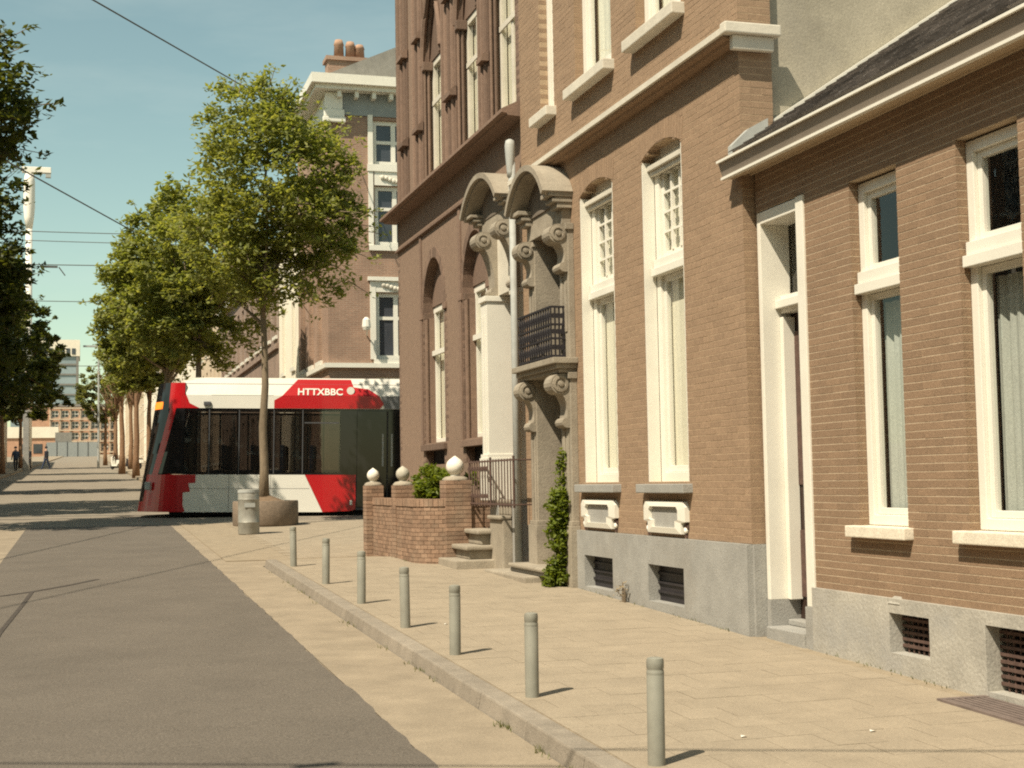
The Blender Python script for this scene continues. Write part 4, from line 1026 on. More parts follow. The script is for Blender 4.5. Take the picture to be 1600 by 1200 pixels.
for a, c in ((5.44, 6.18), (6.20, 6.94)):                    # black double door
    d = part('door_leaf', TB, tram, [(a, c, .004, .03, SK0 + .12, WT - .04)], bevel=.01)
    part('grip', M['zinc'], d, [(a + .62 if a < 6 else a + .08, a + .66 if a < 6 else a + .12, -.03, .003, 1.25, 2.05)])
side('door_recess', M['tram_grey'], [(5.42, SK0 + .05), (7.0, SK0 + .05), (7.0, WT), (5.42, WT)], y=.031, d=.02)
# roof fascia
def fascia(name, m, poly, off=0.0):
    """panel on the fascia, leaning in slightly towards the roof"""
    b = MB(); f = lambda x, z, o: (x, o + .16 * max(0, (z - WT - .32) / (RT - WT - .32)) - off, z)
    n = len(poly); b.v = [f(x, z, 0) for x, z in poly] + [f(x, z, .05 + off) for x, z in poly]
    b.f = [tuple(range(n)), tuple(reversed(range(n, 2 * n)))] + [(i, n + i, n + (i + 1) % n, (i + 1) % n) for i in range(n)]; b.mi = [0] * len(b.f)
    return b.build(name, m, tram)
zf = WT + .32
fascia('roof_fascia', TW, [(1.62, WT), (XE, WT), (XE, zf), (1.30, zf), (1.38, WT + .12)])
fascia('roof_fascia', TW, [(1.30, zf), (XE, zf), (XE, RT), (1.75, RT), (1.24, RT - .10), (1.22, RT - .2)])
fascia('livery_panel', TR, [(1.18, WT), (1.62, WT), (1.38, WT + .12), (1.30, zf), (1.18, zf)], -.002)
fascia('roof_panel', M['tram_mid'], [(6.12, WT + .004), (XE - .01, WT + .004), (XE - .01, zf), (6.02, zf)], .003)  # grey lower band, with the leaf shadow put into its colour
fascia('livery_panel', TR, [(3.42, WT + .006), (6.0, WT + .006), (6.10, WT + .12), (5.98, zf), (3.62, zf), (3.42, WT + .20)], .004)
fascia('livery_panel', TR, [(3.62, zf + .001), (5.98, zf + .001), (5.72, zf + .17), (5.35, zf + .22), (5.28, RT - .03), (3.98, RT - .03)], .004)
part('fascia_seam', M['tram_grey'], tram, [(1.9, 3.4, -.001, .004, zf - .004, zf + .004)])
part('roof_deck', M['tram_white'], tram, [(1.4, XE, .18, HW - .18, RT - .05, RT)])
part('roof_unit', M['tram_white'], tram, [(6.5, 9.5, .5, 1.9, RT, RT + .22)], bevel=.05)
part('camera_pod', M['tram_grey'], tram, [(1.72, 1.90, -.05, .0, WT + .06, WT + .16)], bevel=.02)
part('marker_lamp', M['tram_white'], tram, [(5.28, 5.34, -.012, .0, .30, .42)], bevel=.005)
part('front_lamp', M['zinc'], tram, [(.30, .44, .215, .30, .66, .86)], bevel=.02)
for x0 in (2.0, 3.6, 8.5, 10.2):
    b = MB(); b.lathe([(.28, 0), (.30, .02), (.30, .10), (.22, .12)], (x0 + .5, .25, .30), 18, 'y'); b.build('wheel', M['rubber'], tram)
part('underframe', M['rubber'], tram, [(.9, XE, .2, HW - .2, .05, .30)])
# lettering on the red fascia
def text_mesh(s, size, name, m, parent, loc, rot, ext=.004):
    cu = bpy.data.curves.new(name, 'FONT'); cu.body = s; cu.size = size; cu.extrude = ext; cu.space_character = 1.02; cu.offset = .006
    o = bpy.data.objects.new(name, cu); COL.objects.link(o)
    bpy.context.view_layer.update()
    me = bpy.data.meshes.new_from_object(o.evaluated_get(bpy.context.evaluated_depsgraph_get())); bpy.data.objects.remove(o)
    me.materials.clear(); me.materials.append(m); q = link(name, me, parent); q.location = loc; q.rotation_euler = rot
    return q
text_mesh('HTTXBBC', .245, 'lettering', TW, tram, (3.98, -.006, zf + .02), (math.pi / 2 - .349, 0, 0))
b = MB(); b.lathe([(.095, -.02), (.095, .04)], (5.28, .028, zf + .13), 20, 'y'); b.build('round_emblem', TW, tram)
tram.location = (1.02, 35.72, gz(35.72) + .03)
tram.rotation_euler = (0, R(1.1), R(-11.5))

# ================================================================== TREES
def leaves(rng, mb, centre, rad, n, size, flat=.9, wind=(0, 0, 0)):
    for _ in range(n):
        while True:
            p = Vector((rng.uniform(-1, 1), rng.uniform(-1, 1), rng.uniform(-1, 1)))
            if p.length < 1: break
        p = p * (0.35 + .65 * rng.random() ** .5)
        q = centre + Vector((p.x * rad, p.y * rad, p.z * rad * flat))
        s = size * rng.uniform(.65, 1.25)
        u = Vector((rng.gauss(0, 1), rng.gauss(0, 1), rng.gauss(0, .55))).normalized(); v = u.cross(Vector((rng.gauss(0, .6), rng.gauss(0, .6), 1))).normalized()
        a = u * s; c = v * (s * .52); n_ = u.cross(v) * (s * .16)
        mb.face([q - a, q + c * .95 - a * .1 + n_, q + a, q - c * .95 - a * .1 + n_])
def tree(label, x, y, trunk_r, crown_z0, crown_z1, blobs, nclump, per, leaf, lm, bark, seed, base=0.0, name='tree', group=None, lean=(0, 0), nbranch=16, clump_r=(.32, .55)):
    """blobs: ellipsoids (dx, dy, z, rx, ry, rz) that make the crown's uneven mass"""
    rng = random.Random(seed); g = gz(y) + base
    t = thing(name, label, 'tree', group, (x, y, g))
    tb = MB(); H = crown_z1 - g; top = Vector((lean[0], lean[1], (crown_z0 - g) + (crown_z1 - crown_z0) * .72))
    n = 9; pth = []; rr = []
    for k in range(n + 1):
        f = k / n; p = Vector((top.x * f ** 1.5, top.y * f ** 1.5, top.z * f)) + Vector((rng.uniform(-1, 1), rng.uniform(-1, 1), 0)) * .03 * (k > 0) * (1 + f)
        pth.append(p); rr.append(trunk_r * ((1.25 if k == 0 else 1) - .82 * f))
    tb.tube(pth, rr, 9)
    cl = []; tot = sum(b[3] * b[4] * b[5] for b in blobs)
    for b in blobs:
        k = max(3, int(nclump * (b[3] * b[4] * b[5]) / tot))
        for _ in range(k):
            while True:
                p = Vector((rng.uniform(-1, 1), rng.uniform(-1, 1), rng.uniform(-1, 1)))
                if .30 < p.length < 1.0: break
            p = p.normalized() * (p.length ** .6) * rng.uniform(.88, 1.1)
            cl.append(Vector((b[0] + p.x * b[3], b[1] + p.y * b[4], b[2] - g + p.z * b[5])))
    lo = crown_z0 - g
    for k in range(nbranch):                       # limbs reach for real leaf clumps
        c = cl[rng.randrange(len(cl))]
        f = rng.uniform(.0, .8); zs = lo * .93 + (top.z - lo * .93) * f * .8
        i = min(n - 1, max(0, int(zs / top.z * n))); s0 = pth[i].lerp(pth[i + 1], max(0, min(1, (zs / top.z * n) - i)))
        m1 = s0.lerp(c, .5) + Vector((0, 0, -.10 * (c - s0).length + .12)); r0 = trunk_r * (.42 - .25 * f)
        tb.tube([s0, s0.lerp(m1, .6), m1, m1.lerp(c, .6), c], [r0, r0 * .8, r0 * .6, r0 * .38, r0 * .14], 6)
        for _ in range(2):
            c2 = cl[rng.randrange(len(cl))]
            if (c2 - m1).length < 1.6: tb.tube([m1, m1.lerp(c2, .5) + Vector((0, 0, .05)), c2], [r0 * .4, r0 * .25, r0 * .08], 5)
    tb.build('trunk', bark, t, smooth=True); tb2 = MB()
    lb = MB()
    for c in [q for q in cl if rng.random() < .35]:          # loose sprays at the rim, blown to the right
        ctr = Vector((0, 0, (crown_z0 + crown_z1) / 2 - g)); d = (c - ctr); e = ctr + d * rng.uniform(1.08, 1.24) + Vector((.15, 0, .05))
        tb2.tube([c, e], [.012, .005], 4); leaves(rng, lb, e, .22, int(per * .22), leaf * .9, .7)
    tb2.build('twig', bark, t, fix=False)['kind'] = 'stuff'
    for c in cl:
        r = rng.uniform(*clump_r); leaves(rng, lb, c, r, int(per * rng.uniform(.6, 1.3)), leaf, .75)
    lb.build('crown', lm, t, fix=False)
    return t
tree('young leafy tree growing from the round concrete planter before the tram', 3.68, 31.0, .105, 5.3, 10.7,
     [(.35, 0, 8.3, 1.65, 1.6, 1.7), (-.2, .1, 9.6, 1.15, 1.2, .95), (1.0, -.1, 7.3, 1.25, 1.2, 1.0), (-.75, .1, 7.0, 1.05, 1.2, 1.15), (.1, 0, 6.3, 1.2, 1.1, .75), (1.4, 0, 6.2, .6, .7, .5)],
     500, 52, .074, M['leaf_a'], M['bark'], 21, base=.35, lean=(.1, 0), nbranch=22, clump_r=(.22, .52))
tree('wide leafy tree just left of the potted tree, above the tram', 3.5, 47.5, .15, 5.8, 11.9,
     [(-.3, 0, 9.0, 2.3, 2.0, 2.4), (-1.3, 0, 8.0, 1.8, 1.6, 1.8), (.7, .2, 7.6, 1.5, 1.5, 1.6), (-.3, 0, 10.6, 1.4, 1.2, 1.0), (.6, 0, 6.5, 1.2, 1.1, .9), (-.9, 0, 6.6, 1.2, 1.2, .9)],
     460, 50, .115, M['leaf_a'], M['bark'], 22, group='trees on the right beyond the crossing')
tree('mid-green tree behind the wide one, left of the tram roof', 3.1, 58, .16, 5.6, 12.0,
     [(-.5, 0, 8.8, 2.2, 2.0, 2.4), (-1.0, 0, 7.2, 1.6, 1.5, 1.2), (.5, 0, 7.8, 1.6, 1.5, 1.4)], 320, 46, .135, M['leaf_a'], M['bark'], 23, group='trees on the right beyond the crossing')
tree('smaller tree further along the right pavement, left of the tram front', 3.0, 72, .16, 6.0, 11.0,
     [(-.2, 0, 8.3, 1.8, 1.8, 1.9), (-.9, 0, 7.2, 1.1, 1.2, 1.0)], 200, 44, .15, M['leaf_a'], M['bark_far'], 24, group='trees on the right beyond the crossing')
tree('thin sparse-leaved tree before the far right houses', 2.3, 98, .2, 7.0, 16.5,
     [(0, 0, 11.5, 1.9, 1.9, 4.0)], 90, 10, .12, M['leaf_d'], M['bark_far'], 25, group='trees on the right beyond the crossing', nbranch=40)
for k_, (x_, y_, l_) in enumerate(((2.75, 84, 'slender nearly bare tree left of the tram front'), (3.3, 112, 'bare-branched tree by the parked scooters'), (2.6, 134, 'bare-branched tree beyond the parked scooters'), (3.2, 170, 'bare-branched tree far down the right pavement'))):
    tree(l_, x_, y_, .19, gz(y_) + 4.2, gz(y_) + 12.5, [(-.1, 0, gz(y_) + 8.6, 1.7, 1.7, 3.6)], 80, 8, .14, M['leaf_d'], M['bark_far'], 70 + k_, group='trees on the right beyond the crossing', nbranch=44)
tree('pale green tree far down the right of the street', 1.9, 150, .2, 8, 15.5,
     [(-.6, 0, 11.0, 2.3, 2.2, 3.0)], 80, 40, .25, M['leaf_d'], M['bark_far'], 26, group='trees on the right beyond the crossing')
LT = [('large dark tree at the left edge, its upper boughs against the sky', -3.7, 31.0, 6.6, 12.6, [(.3, 0, 9.8, 2.5, 2.4, 1.7), (0, 0, 11.3, 1.7, 1.7, 1.2), (-.4, 0, 8.0, 2.1, 2.2, 1.5), (1.5, 0, 9.3, 1.4, 1.3, .9), (-.5, 0, 6.9, 1.5, 1.6, .8)], 440, 46, .10),
      ('dark full tree on the left behind the largest one', -4.5, 43, 4.0, 12.0, [(0, 0, 8.2, 2.9, 2.4, 3.2), (.6, 0, 5.9, 2.3, 1.9, 1.5), (1.0, 0, 7.8, 1.9, 1.6, 1.6), (.9, 0, 10.6, 1.7, 1.6, 1.5)], 460, 48, .12),
      ('dark tree in the left row, third from the front', -5.0, 57, 4.6, 12.5, [(0, 0, 8.4, 3.1, 2.7, 3.0), (.7, 0, 6.2, 2.5, 1.9, 1.5)], 300, 44, .15),
      ('dark tree in the left row with a bare reddish trunk', -5.1, 76, 5.2, 14, [(0, 0, 9.3, 3.2, 2.8, 3.6), (1.0, 0, 6.9, 2.4, 2.0, 1.5)], 260, 44, .18),
      ('tree far down the left row, above the pedestrians', -5.2, 98, 6.0, 15, [(0, 0, 10.3, 3.3, 3.0, 3.8), (1.1, 0, 7.7, 2.6, 2.0, 1.6)], 200, 44, .22),
      ('farthest tree of the left row', -5.3, 128, 7.2, 17, [(0, 0, 12.0, 3.6, 3.4, 4.2), (1.0, 0, 9.0, 2.8, 2.4, 1.7)], 170, 44, .27)]
LT.append(('tree just beyond the left edge, known by its shade across the cross street', -6.0, 37.6, 6.0, 13.0, [(0, 0, 9.6, 2.6, 2.4, 2.8)], 240, 44, .13))
for k, (lb_, x, y, z0, z1, bl, nc, pr, lf) in enumerate(LT):
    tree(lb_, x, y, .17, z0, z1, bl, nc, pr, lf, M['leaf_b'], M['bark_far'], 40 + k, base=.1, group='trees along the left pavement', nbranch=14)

# planter, bin
pt = thing('concrete_planter', 'low round brown concrete planter holding the tree', 'planter', None, (3.72, 31.05, gz(31.05) + .012))
b = MB(); b.lathe([(.68, 0), (.70, .03), (.70, .50), (.685, .53), (.62, .53), (.60, .46)], (0, 0, 0), 40); p_ = b.build('tub', M['planter'], pt); smooth_by_angle(p_, 40)
b = MB()
for k in range(10):
    b.lathe([(.60 * (1 - k / 10), .44 + .025 * k), (.60 * (1 - (k + 1) / 10) + .002, .44 + .025 * (k + 1))], (0, 0, 0), 24)
b.build('soil', M['soil'], pt)
rb = thing('litter_bin', 'battered grey metal litter bin standing before the planter', 'bin', None, (3.03, 28.0, gz(28.0) + .018))
b = MB(); b.lathe([(.195, 0), (.205, .02), (.205, .22), (.212, .23), (.205, .245), (.205, .66), (.212, .67), (.205, .69), (.205, .84), (.20, .86), (.19, .865), (.18, .80), (.0, .79)], (0, 0, 0), 28); p_ = b.build('drum', M['galv'], rb); smooth_by_angle(p_, 40)
b = MB(); b.lathe([(.212, .80), (.212, .85)], (0, 0, 0), 28); b.build('rim_band', M['zinc'], rb)
b = MB(); b.box(-.10, .10, -.215, -.19, .52, .60); b.build('slot_plate', M['zinc'], rb)

# bush behind the garden wall, ivy on the portal, weeds
def plant(name, label, cat, blobs, n, per, size, lm, seed, stems, group=None):
    rng = random.Random(seed); t = thing(name, label, cat, group); mb = MB()
    for (c, r, k) in blobs:
        for _ in range(k):
            while True:
                p = Vector((rng.uniform(-1, 1), rng.uniform(-1, 1), rng.uniform(-1, 1)))
                if .3 < p.length < 1: break
            q = Vector(c) + Vector((p.x * r[0], p.y * r[1], p.z * r[2])); leaves(rng, mb, q, .09, per, size)
    mb.build('foliage', lm, t, fix=False); sb_ = MB()
    for s in stems: sb_.tube(s, [.012] + [.008] * (len(s) - 1), 5)
    sb_.build('stem', M['bark'], t); return t
plant('garden_bush', 'bright green leafy bush behind the low brick garden wall', 'bush', [((4.85, 20.3, 1.55), (.36, .8, .38), 70), ((4.75, 19.6, 1.62), (.30, .45, .30), 45), ((5.0, 21.2, 1.45), (.25, .5, .4), 30), ((5.08, 18.95, 1.62), (.13, .12, .25), 12)], 0, 26, .045, M['leaf_c'], 5,
      [[(4.8, 20.3, .9), (4.85, 20.2, 1.3), (4.8, 20, 1.6)], [(4.8, 19.7, .9), (4.7, 19.6, 1.4)], [(5.0, 21, .9), (5, 21.1, 1.5)]])
plant('climbing_ivy', 'narrow green climbing plant against the grey stone doorway', 'plant', [((5.13, 15.30, 1.35), (.12, .13, .34), 46), ((5.11, 15.30, .95), (.12, .13, .34), 46), ((5.08, 15.32, .60), (.18, .17, .10), 26), ((5.19, 15.36, 1.80), (.04, .06, .22), 12)], 0, 22, .035, M['leaf_c'], 6,
      [[(5.14, 15.30, .5), (5.15, 15.32, 1.0), (5.16, 15.31, 1.5), (5.19, 15.35, 1.9)], [(5.12, 15.28, .5), (5.13, 15.34, 1.2)]])
plant('dry_weed', 'small dry weed at the foot of the grey plinth', 'plant', [((5.20, 13.55, .56), (.03, .07, .09), 8)], 0, 7, .018, mat('dry_leaf', (0.22, 0.17, 0.10), .9), 8, [[(5.2, 13.55, .45), (5.2, 13.55, .65)], [(5.2, 13.5, .45), (5.19, 13.47, .6)]])

# ================================================================== FAR BUILDINGS
def on_nx(X): return lambda u, v, w: (X - w, u, v)
def wallgrid(name, m, parent, place, u0, u1, v0, v1, holes, depth=.35):
    us = sorted(set([u0, u1] + [h[0] for h in holes] + [h[1] for h in holes])); vs = sorted(set([v0, v1] + [h[2] for h in holes] + [h[3] for h in holes]))
    b = MB()
    for a, c in zip(us, us[1:]):
        run = None
        for d, e in zip(vs, vs[1:]):
            solid = not any(h[0] <= a and c <= h[1] and h[2] <= d and e <= h[3] for h in holes)
            if solid: run = (run[0], e) if run else (d, e)
            if (not solid or e == vs[-1]) and run:
                d0, e0 = run; run = None
                b.quadbox([place(a, d0, 0), place(c, d0, 0), place(c, d0, depth), place(a, d0, depth), place(a, e0, 0), place(c, e0, 0), place(c, e0, depth), place(a, e0, depth)])
    return b.build(name, m, parent)
def pbox(b, place, u0, u1, v0, v1, w0, w1):
    b.quadbox([place(u0, v0, w0), place(u1, v0, w0), place(u1, v0, w1), place(u0, v0, w1), place(u0, v1, w0), place(u1, v1, w0), place(u1, v1, w1), place(u0, v1, w1)])
def grid_window(parent, place, h, rec=.12, fw=.10, cross=True, tr=.66, m=None, sill=True, panem=None):
    u0, u1, v0, v1 = h; b = MB(); m = m or M['paint']; g = .003
    u0 += g; u1 -= g; v0 += g; v1 -= g
    pbox(b, place, u0, u0 + fw, v0, v1, rec, rec + .08); pbox(b, place, u1 - fw, u1, v0, v1, rec, rec + .08)
    pbox(b, place, u0 + fw, u1 - fw, v0, v0 + fw, rec, rec + .08); pbox(b, place, u0 + fw, u1 - fw, v1 - fw, v1, rec, rec + .08)
    if cross:
        uc = (u0 + u1) / 2; vt = v0 + (v1 - v0) * tr
        pbox(b, place, uc - fw * .55, uc + fw * .55, v0 + fw, v1 - fw, rec + .01, rec + .08); pbox(b, place, u0 + fw, uc - fw * .55, vt - fw * .4, vt + fw * .4, rec + .01, rec + .08); pbox(b, place, uc + fw * .55, u1 - fw, vt - fw * .4, vt + fw * .4, rec + .01, rec + .08)
    w = b.build('window', m, parent)
    b = MB(); b.face([place(u0 + fw, v0 + fw, rec + .05), place(u1 - fw, v0 + fw, rec + .05), place(u1 - fw, v1 - fw, rec + .05), place(u0 + fw, v1 - fw, rec + .05)]); b.build('pane', panem or M['pane_far'], w, fix=False)
    if sill:
        b = MB(); pbox(b, place, u0 - .08, u1 + .08, v0 - .14, v0 - .003, -.08, rec); b.build('sill', m, w)
    return w
cb = thing('corner_building', 'brown brick corner building with white cornice and chimney across the crossing', 'building')
CY, CX0 = 43.7, 7.2; fp = on_y(CY); sp_ = on_x(CX0); g0 = gz(CY)
fh = [(8.66, 10.02, 11.72, 13.15), (8.70, 10.02, 9.15, 11.05), (8.70, 10.02, 5.55, 7.66), (8.66, 10.1, 2.2, 5.0), (11.4, 12.7, 5.55, 7.66), (11.4, 12.7, 9.15, 11.05)]
wallgrid('wall', M['far_brick'], cb, fp, CX0, 15, g0, 13.25, fh)
shs = [(y, y + 1.0, z0, z1) for y in (44.9, 46.7, 48.5) for z0, z1 in ((5.6, 8.3), (9.2, 11.6))]
wallgrid('side_wall', M['far_brick'], cb, sp_, CY + .352, 50.1, g0, 13.25, shs)
for h in fh[:4] + fh[4:]: grid_window(cb, fp, h, .10, .13, True, .62 if h[2] != 11.72 else .52)
for h in shs: grid_window(cb, sp_, h, .16, .14)
b = MB()                                              # white surrounds, pilasters and swag panels on the tall bay
b.box(8.50, 8.655, CY - .06, CY - .002, 9.0, 13.3); b.box(8.48, 10.4, CY - .093, CY - .002, 11.50, 11.722); b.box(8.50, 10.3, CY - .10, CY - .002, 8.98, 9.14)
b.box(8.52, 8.695, CY - .06, CY - .002, 5.55, 8.0); b.box(8.45, 10.3, CY - .14, CY - .002, 8.02, 8.14); b.box(8.70, 10.3, CY - .05, CY - .002, 7.67, 8.015); b.box(8.697, 10.3, CY - .05, CY - .002, 11.06, 11.499)
b.build('window_surround', M['paint'], cb)
b = MB()
for z in (7.83, 11.25):
    for k in range(9): b.lathe([(.07, 0), (.085, -.03), (.03, -.07)], (8.95 + k * .12, CY - .05, z + .06 * math.cos(k * .8)), 8, 'y')
b.build('swag', M['paint_dull'], cb)
b = MB(); b.prism([(CX0 - .14, 5.28), (CX0 - .14, 5.42), (15, 5.42), (15, 5.28)], 'y', CY - .14, CY - .003); b.box(CX0 - .14, CX0 - .003, CY - .002, 50.1, 5.28, 5.42); b.build('string_course', M['paint'], cb)
b = MB(); b.box(CX0 - .003 + .006, 15, CY - .04, CY - .004, 13.26, 13.95); b.build('frieze', M['frieze'], cb)
b = MB(); b.box(CX0 - .55, 15, CY - .62, CY - .0, 14.10, 14.40); b.box(CX0 - .40, 15, CY - .45, CY - .0, 13.96, 14.098); b.box(CX0 - .55, CX0, CY + .001, 50.1, 14.10, 14.40); b.box(CX0 - .4, CX0, CY + .001, 50.1, 13.96, 14.098)
b.box(CX0 + .002, 15, CY + .001, 50.1, 13.26, 14.3)
b.build('cornice', M['paint'], cb)
b = MB()
for k in range(8): b.box(7.5 + k * .55, 7.62 + k * .55, CY - .35, CY - .042, 13.75, 13.955)
b.build('modillion', M['paint'], cb)['kind'] = 'stuff'
b = MB(); b.box(CX0 - .10, CX0 + .55, CY - .16, CY - .043, 13.15, 13.40); b.box(CX0 - .06, CX0 + .5, CY - .12, CY - .043, 13.402, 13.95); b.box(CX0 - .14, CX0 + .58, CY - .20, CY - .043, 12.98, 13.148); b.build('corner_capital', M['paint'], cb, bevel=.03)
b = MB(); b.prism([(CX0 - .3, 14.41), (15.0, 14.41), (15.0, 16.6), (10.8, 16.2)], 'y', CY + .1, 50.0); rf_ = b.build('roof', M['roof_far'], cb)
b = MB(); b.box(7.35, 8.55, CY + .5, CY + 1.1, 14.3, 15.15); b.box(7.28, 8.62, CY + .43, CY + 1.17, 15.151, 15.28); ch_ = b.build('chimney', M['far_brick'], rf_)
for k, x in enumerate((7.75, 8.12, 8.42)):
    b = MB(); hh = (.62, .58, .5)[k]; b.lathe([(.17, 0), (.15, hh * .7), (.17, hh * .74), (.12, hh)], (x, CY + .8, 15.28), 12); b.build('chimney_pot', M['terracotta'], rf_, smooth=True)
b = MB(); b.tube([(8.40, CY - .02, 6.3), (8.35, CY - .35, 6.45)], .025, 6); b.lathe([(.10, 0), (.14, .1), (.12, .32), (.05, .4)], (8.32, CY - .42, 6.42), 10); b.build('wall_lamp', M['paint'], cb)

def row_house(label, place, u0, u1, z1, wm, floors, ncol, ww, group, cat='house', roofh=.0, fr=.10, name='row_house', trim=None, depth=8, sgn=1):
    t = thing(name, label, cat, group); g = min(gz(u0), gz(u1)); hs = []
    for (z0, zt) in floors:
        for k in range(ncol):
            uc = u0 + (u1 - u0) * (k + .5) / ncol; hs.append((uc - ww / 2, uc + ww / 2, gz(uc) + z0, gz(uc) + zt))
    g1 = gz(u0) + z1
    # holes need one shared level per floor
    hs = [(h[0], h[1], gz(u0) + f[0], gz(u0) + f[1]) for h, f in zip(hs, [f for f in floors for _ in range(ncol)])]
    wallgrid('wall', wm, t, place, u0 + .01, u1 - .01, g - .1, g1, hs)
    b = MB(); pbox(b, place, u0 + .01, u1 - .01, g, g1 - .01, .351, depth); b.build('body', wm, t)
    for h in hs: grid_window(t, place, h, .12, fr, True, .66)
    b = MB(); pbox(b, place, u0 + .01, u1 - .01, g1, g1 + .28, -.30, .6); b.build('cornice', trim or M['paint'], t)
    b = MB(); A = [place(u0 + .01, g1 + .281, -.2), place(u1 - .01, g1 + .281, -.2), place(u1 - .01, g1 + .281, depth), place(u0 + .01, g1 + .281, depth)]
    B = [place(u0 + .01, g1 + 2.4, depth / 2 - .3), place(u1 - .01, g1 + 2.4, depth / 2 - .3), place(u1 - .01, g1 + 2.4, depth / 2), place(u0 + .01, g1 + 2.4, depth / 2)]
    b.quadbox(A + B); b.build('roof', M['roof_far'], t)
    return t
RX = on_x(7.2)
row_house('white plastered house right after the corner building, behind the potted tree', RX, 50.12, 55.4, 10.5, M['far_plaster'], ((.8, 3.2), (4.6, 7.0), (7.8, 9.6)), 2, .8, 'houses on the right beyond the crossing')
t_ = row_house('long brown brick terrace with many narrow white windows above the tram roof', RX, 55.4, 80.0, 9.4, M['far_brick2'], ((.9, 3.2), (6.1, 8.6)), 12, 1.0, 'houses on the right beyond the crossing')
b = MB(); b.box(7.08, 7.198, 55.5, 79.9, 7.0, 7.2); b.build('string_course', M['far_brick2'], t_)
fl3 = ((.9, 3.2), (4.3, 6.6), (7.6, 9.4))
row_house('tan house in the far right row behind the sparse tree', RX, 80.0, 97, 11.5, M['far_tan'], fl3, 6, 1.1, 'houses on the right beyond the crossing')
row_house('cream house in the far right row with a white ground floor', RX, 97, 120, 12.5, M['far_plaster'], fl3, 8, 1.2, 'houses on the right beyond the crossing')
row_house('brown house far down the right row', RX, 120, 150, 11.5, M['far_tan'], fl3, 9, 1.3, 'houses on the right beyond the crossing')
row_house('pale house far down the right row after the brown one', RX, 150, 190, 12.0, M['far_plaster'], fl3, 11, 1.4, 'houses on the right beyond the crossing')
row_house('tan house second from the end of the right row', RX, 190, 280, 12.5, M['far_tan'], fl3, 16, 1.8, 'houses on the right beyond the crossing')
row_house('white house at the very end of the right row', RX, 280, 395, 11.5, M['far_plaster'], fl3, 18, 2.0, 'houses on the right beyond the crossing')
LX = on_nx(-9.5)
row_house('white house behind the left trees', LX, 80, 125, 9.5, M['far_plaster'], fl3, 12, 1.3, 'houses on the left side')
row_house('tan house farther down behind the left trees', LX, 125, 190, 10.5, M['far_tan'], fl3, 14, 1.5, 'houses on the left side')
row_house('dull brick house behind the nearest left trees', LX, 49, 80, 10.0, M['far_brick2'], fl3, 10, 1.2, 'houses on the left side')
for k, (u0, u1, z) in enumerate(((-26, -8, 10.4), (-8, 11, 10.9), (11, 29, 10.6))):
    row_house(('brick terrace opposite, behind the viewer', 'brick terrace opposite the near brick house', 'brick terrace opposite the garden wall')[k], LX, u0, u1, z, M['far_brick'] if k != 1 else M['far_brick2'], ((.9, 3.0), (4.2, 6.2), (7.4, 9.2)), 7, 1.1, 'houses on the left side')
# end of the street
eb = thing('apartment_block', 'orange brick apartment block with white balcony grid closing the street', 'building'); EY = 405; ep = on_y(EY); ge = gz(EY)
ehs = [(-9 + k * 2.6, -9 + k * 2.6 + 1.9, ge + 1.2 + f * 3.0, ge + 3.2 + f * 3.0) for k in range(12) for f in range(4)]
wallgrid('wall', M['far_orange'], eb, ep, -14, 24, ge - 1, ge + 13.2, ehs, .8)
for h in ehs: grid_window(eb, ep, h, .3, .18, True, .5, sill=False)
b = MB()
for k in range(13): b.box(-9.45 + k * 2.6, -9.15 + k * 2.6, EY - .5, EY - .01, ge, ge + 13)
for f in range(5): b.box(-9.5, 24, EY - .7, EY - .51, ge + .6 + f * 3.0, ge + .95 + f * 3.0)
b.build('balcony_grid', M['far_tan'], eb)  # tan in place of white mutes the grid like distance haze
b = MB(); b.box(-14.2, 24.2, EY - .3, EY + 10, ge + 13.21, ge + 13.9); b.build('roof', M['roof_far'], eb)
ob = thing('office_tower', 'pale blue glass office tower rising behind the end of the street', 'building'); OY = 500; gO = gz(OY)
b = MB(); b.box(-24, -2.4, OY, OY + 20, gO, 46.0); b.build('tower_body', M['far_glass'], ob)
b = MB(); b.box(-24.5, -2.0, OY - .6, OY + 20.5, 46.01, 51.5); b.build('crown', M['far_plaster'], ob)
b = MB()
for k in range(9): b.box(-19 + k * 1.8, -17.8 + k * 1.8, OY - .75, OY - .61, 46.6, 48.6)
b.build('window', M['pane_far'], ob)
b = MB(); b.box(-3.2, -2.39, OY - .5, OY - .01, gO, 46.0); b.build('edge_fin', M['roof_far'], ob)
b = MB()
for k in range(6): b.box(-24.02, -3.22, OY - .3, OY - .02, 26 + k * 3.4, 26.5 + k * 3.4)
b.build('spandrel', M['roof_far'], ob)
gt = thing('far_gate', 'grey-blue metal gate across the far end of the street', 'gate'); GYY = 330; gg = gz(GYY)
for x0 in (-8.3, -6.1, -3.9, -1.7, .5):
    b = MB(); b.box(x0, x0 + 2.1, GYY, GYY + .2, gg, gg + 3.2); b.build('panel', M['frieze'], gt)
    b = MB(); b.box(x0 + 2.1, x0 + 2.2, GYY - .1, GYY + .25, gg, gg + 3.5); b.build('post', M['tram_grey'], gt)
b = MB(); b.box(-6.5, -3.0, GYY + .5, GYY + 3, gg, gg + 5.4); tag(b.build('kiosk', M['roof_far']), 'dark grey flat kiosk behind the far gate', 'kiosk')
lo = thing('low_shop', 'low orange brick shop with a white roof edge at the left end of the street', 'building')
b = MB(); b.box(-22, -6.4, 352, 360, gz(350) - 1, gz(350) + 4.4); b.build('wall', M['far_orange'], lo)
b = MB(); b.box(-22.2, -6.2, 351.7, 360.2, gz(350) + 4.41, gz(350) + 7.0); b.build('roof_edge', M['far_plaster'], lo)
b = MB(); 
for k in range(3): b.box(-14.6 + k * 2.8, -12.6 + k * 2.8, 351.9, 351.99, gz(350) + .8, gz(350) + 3)
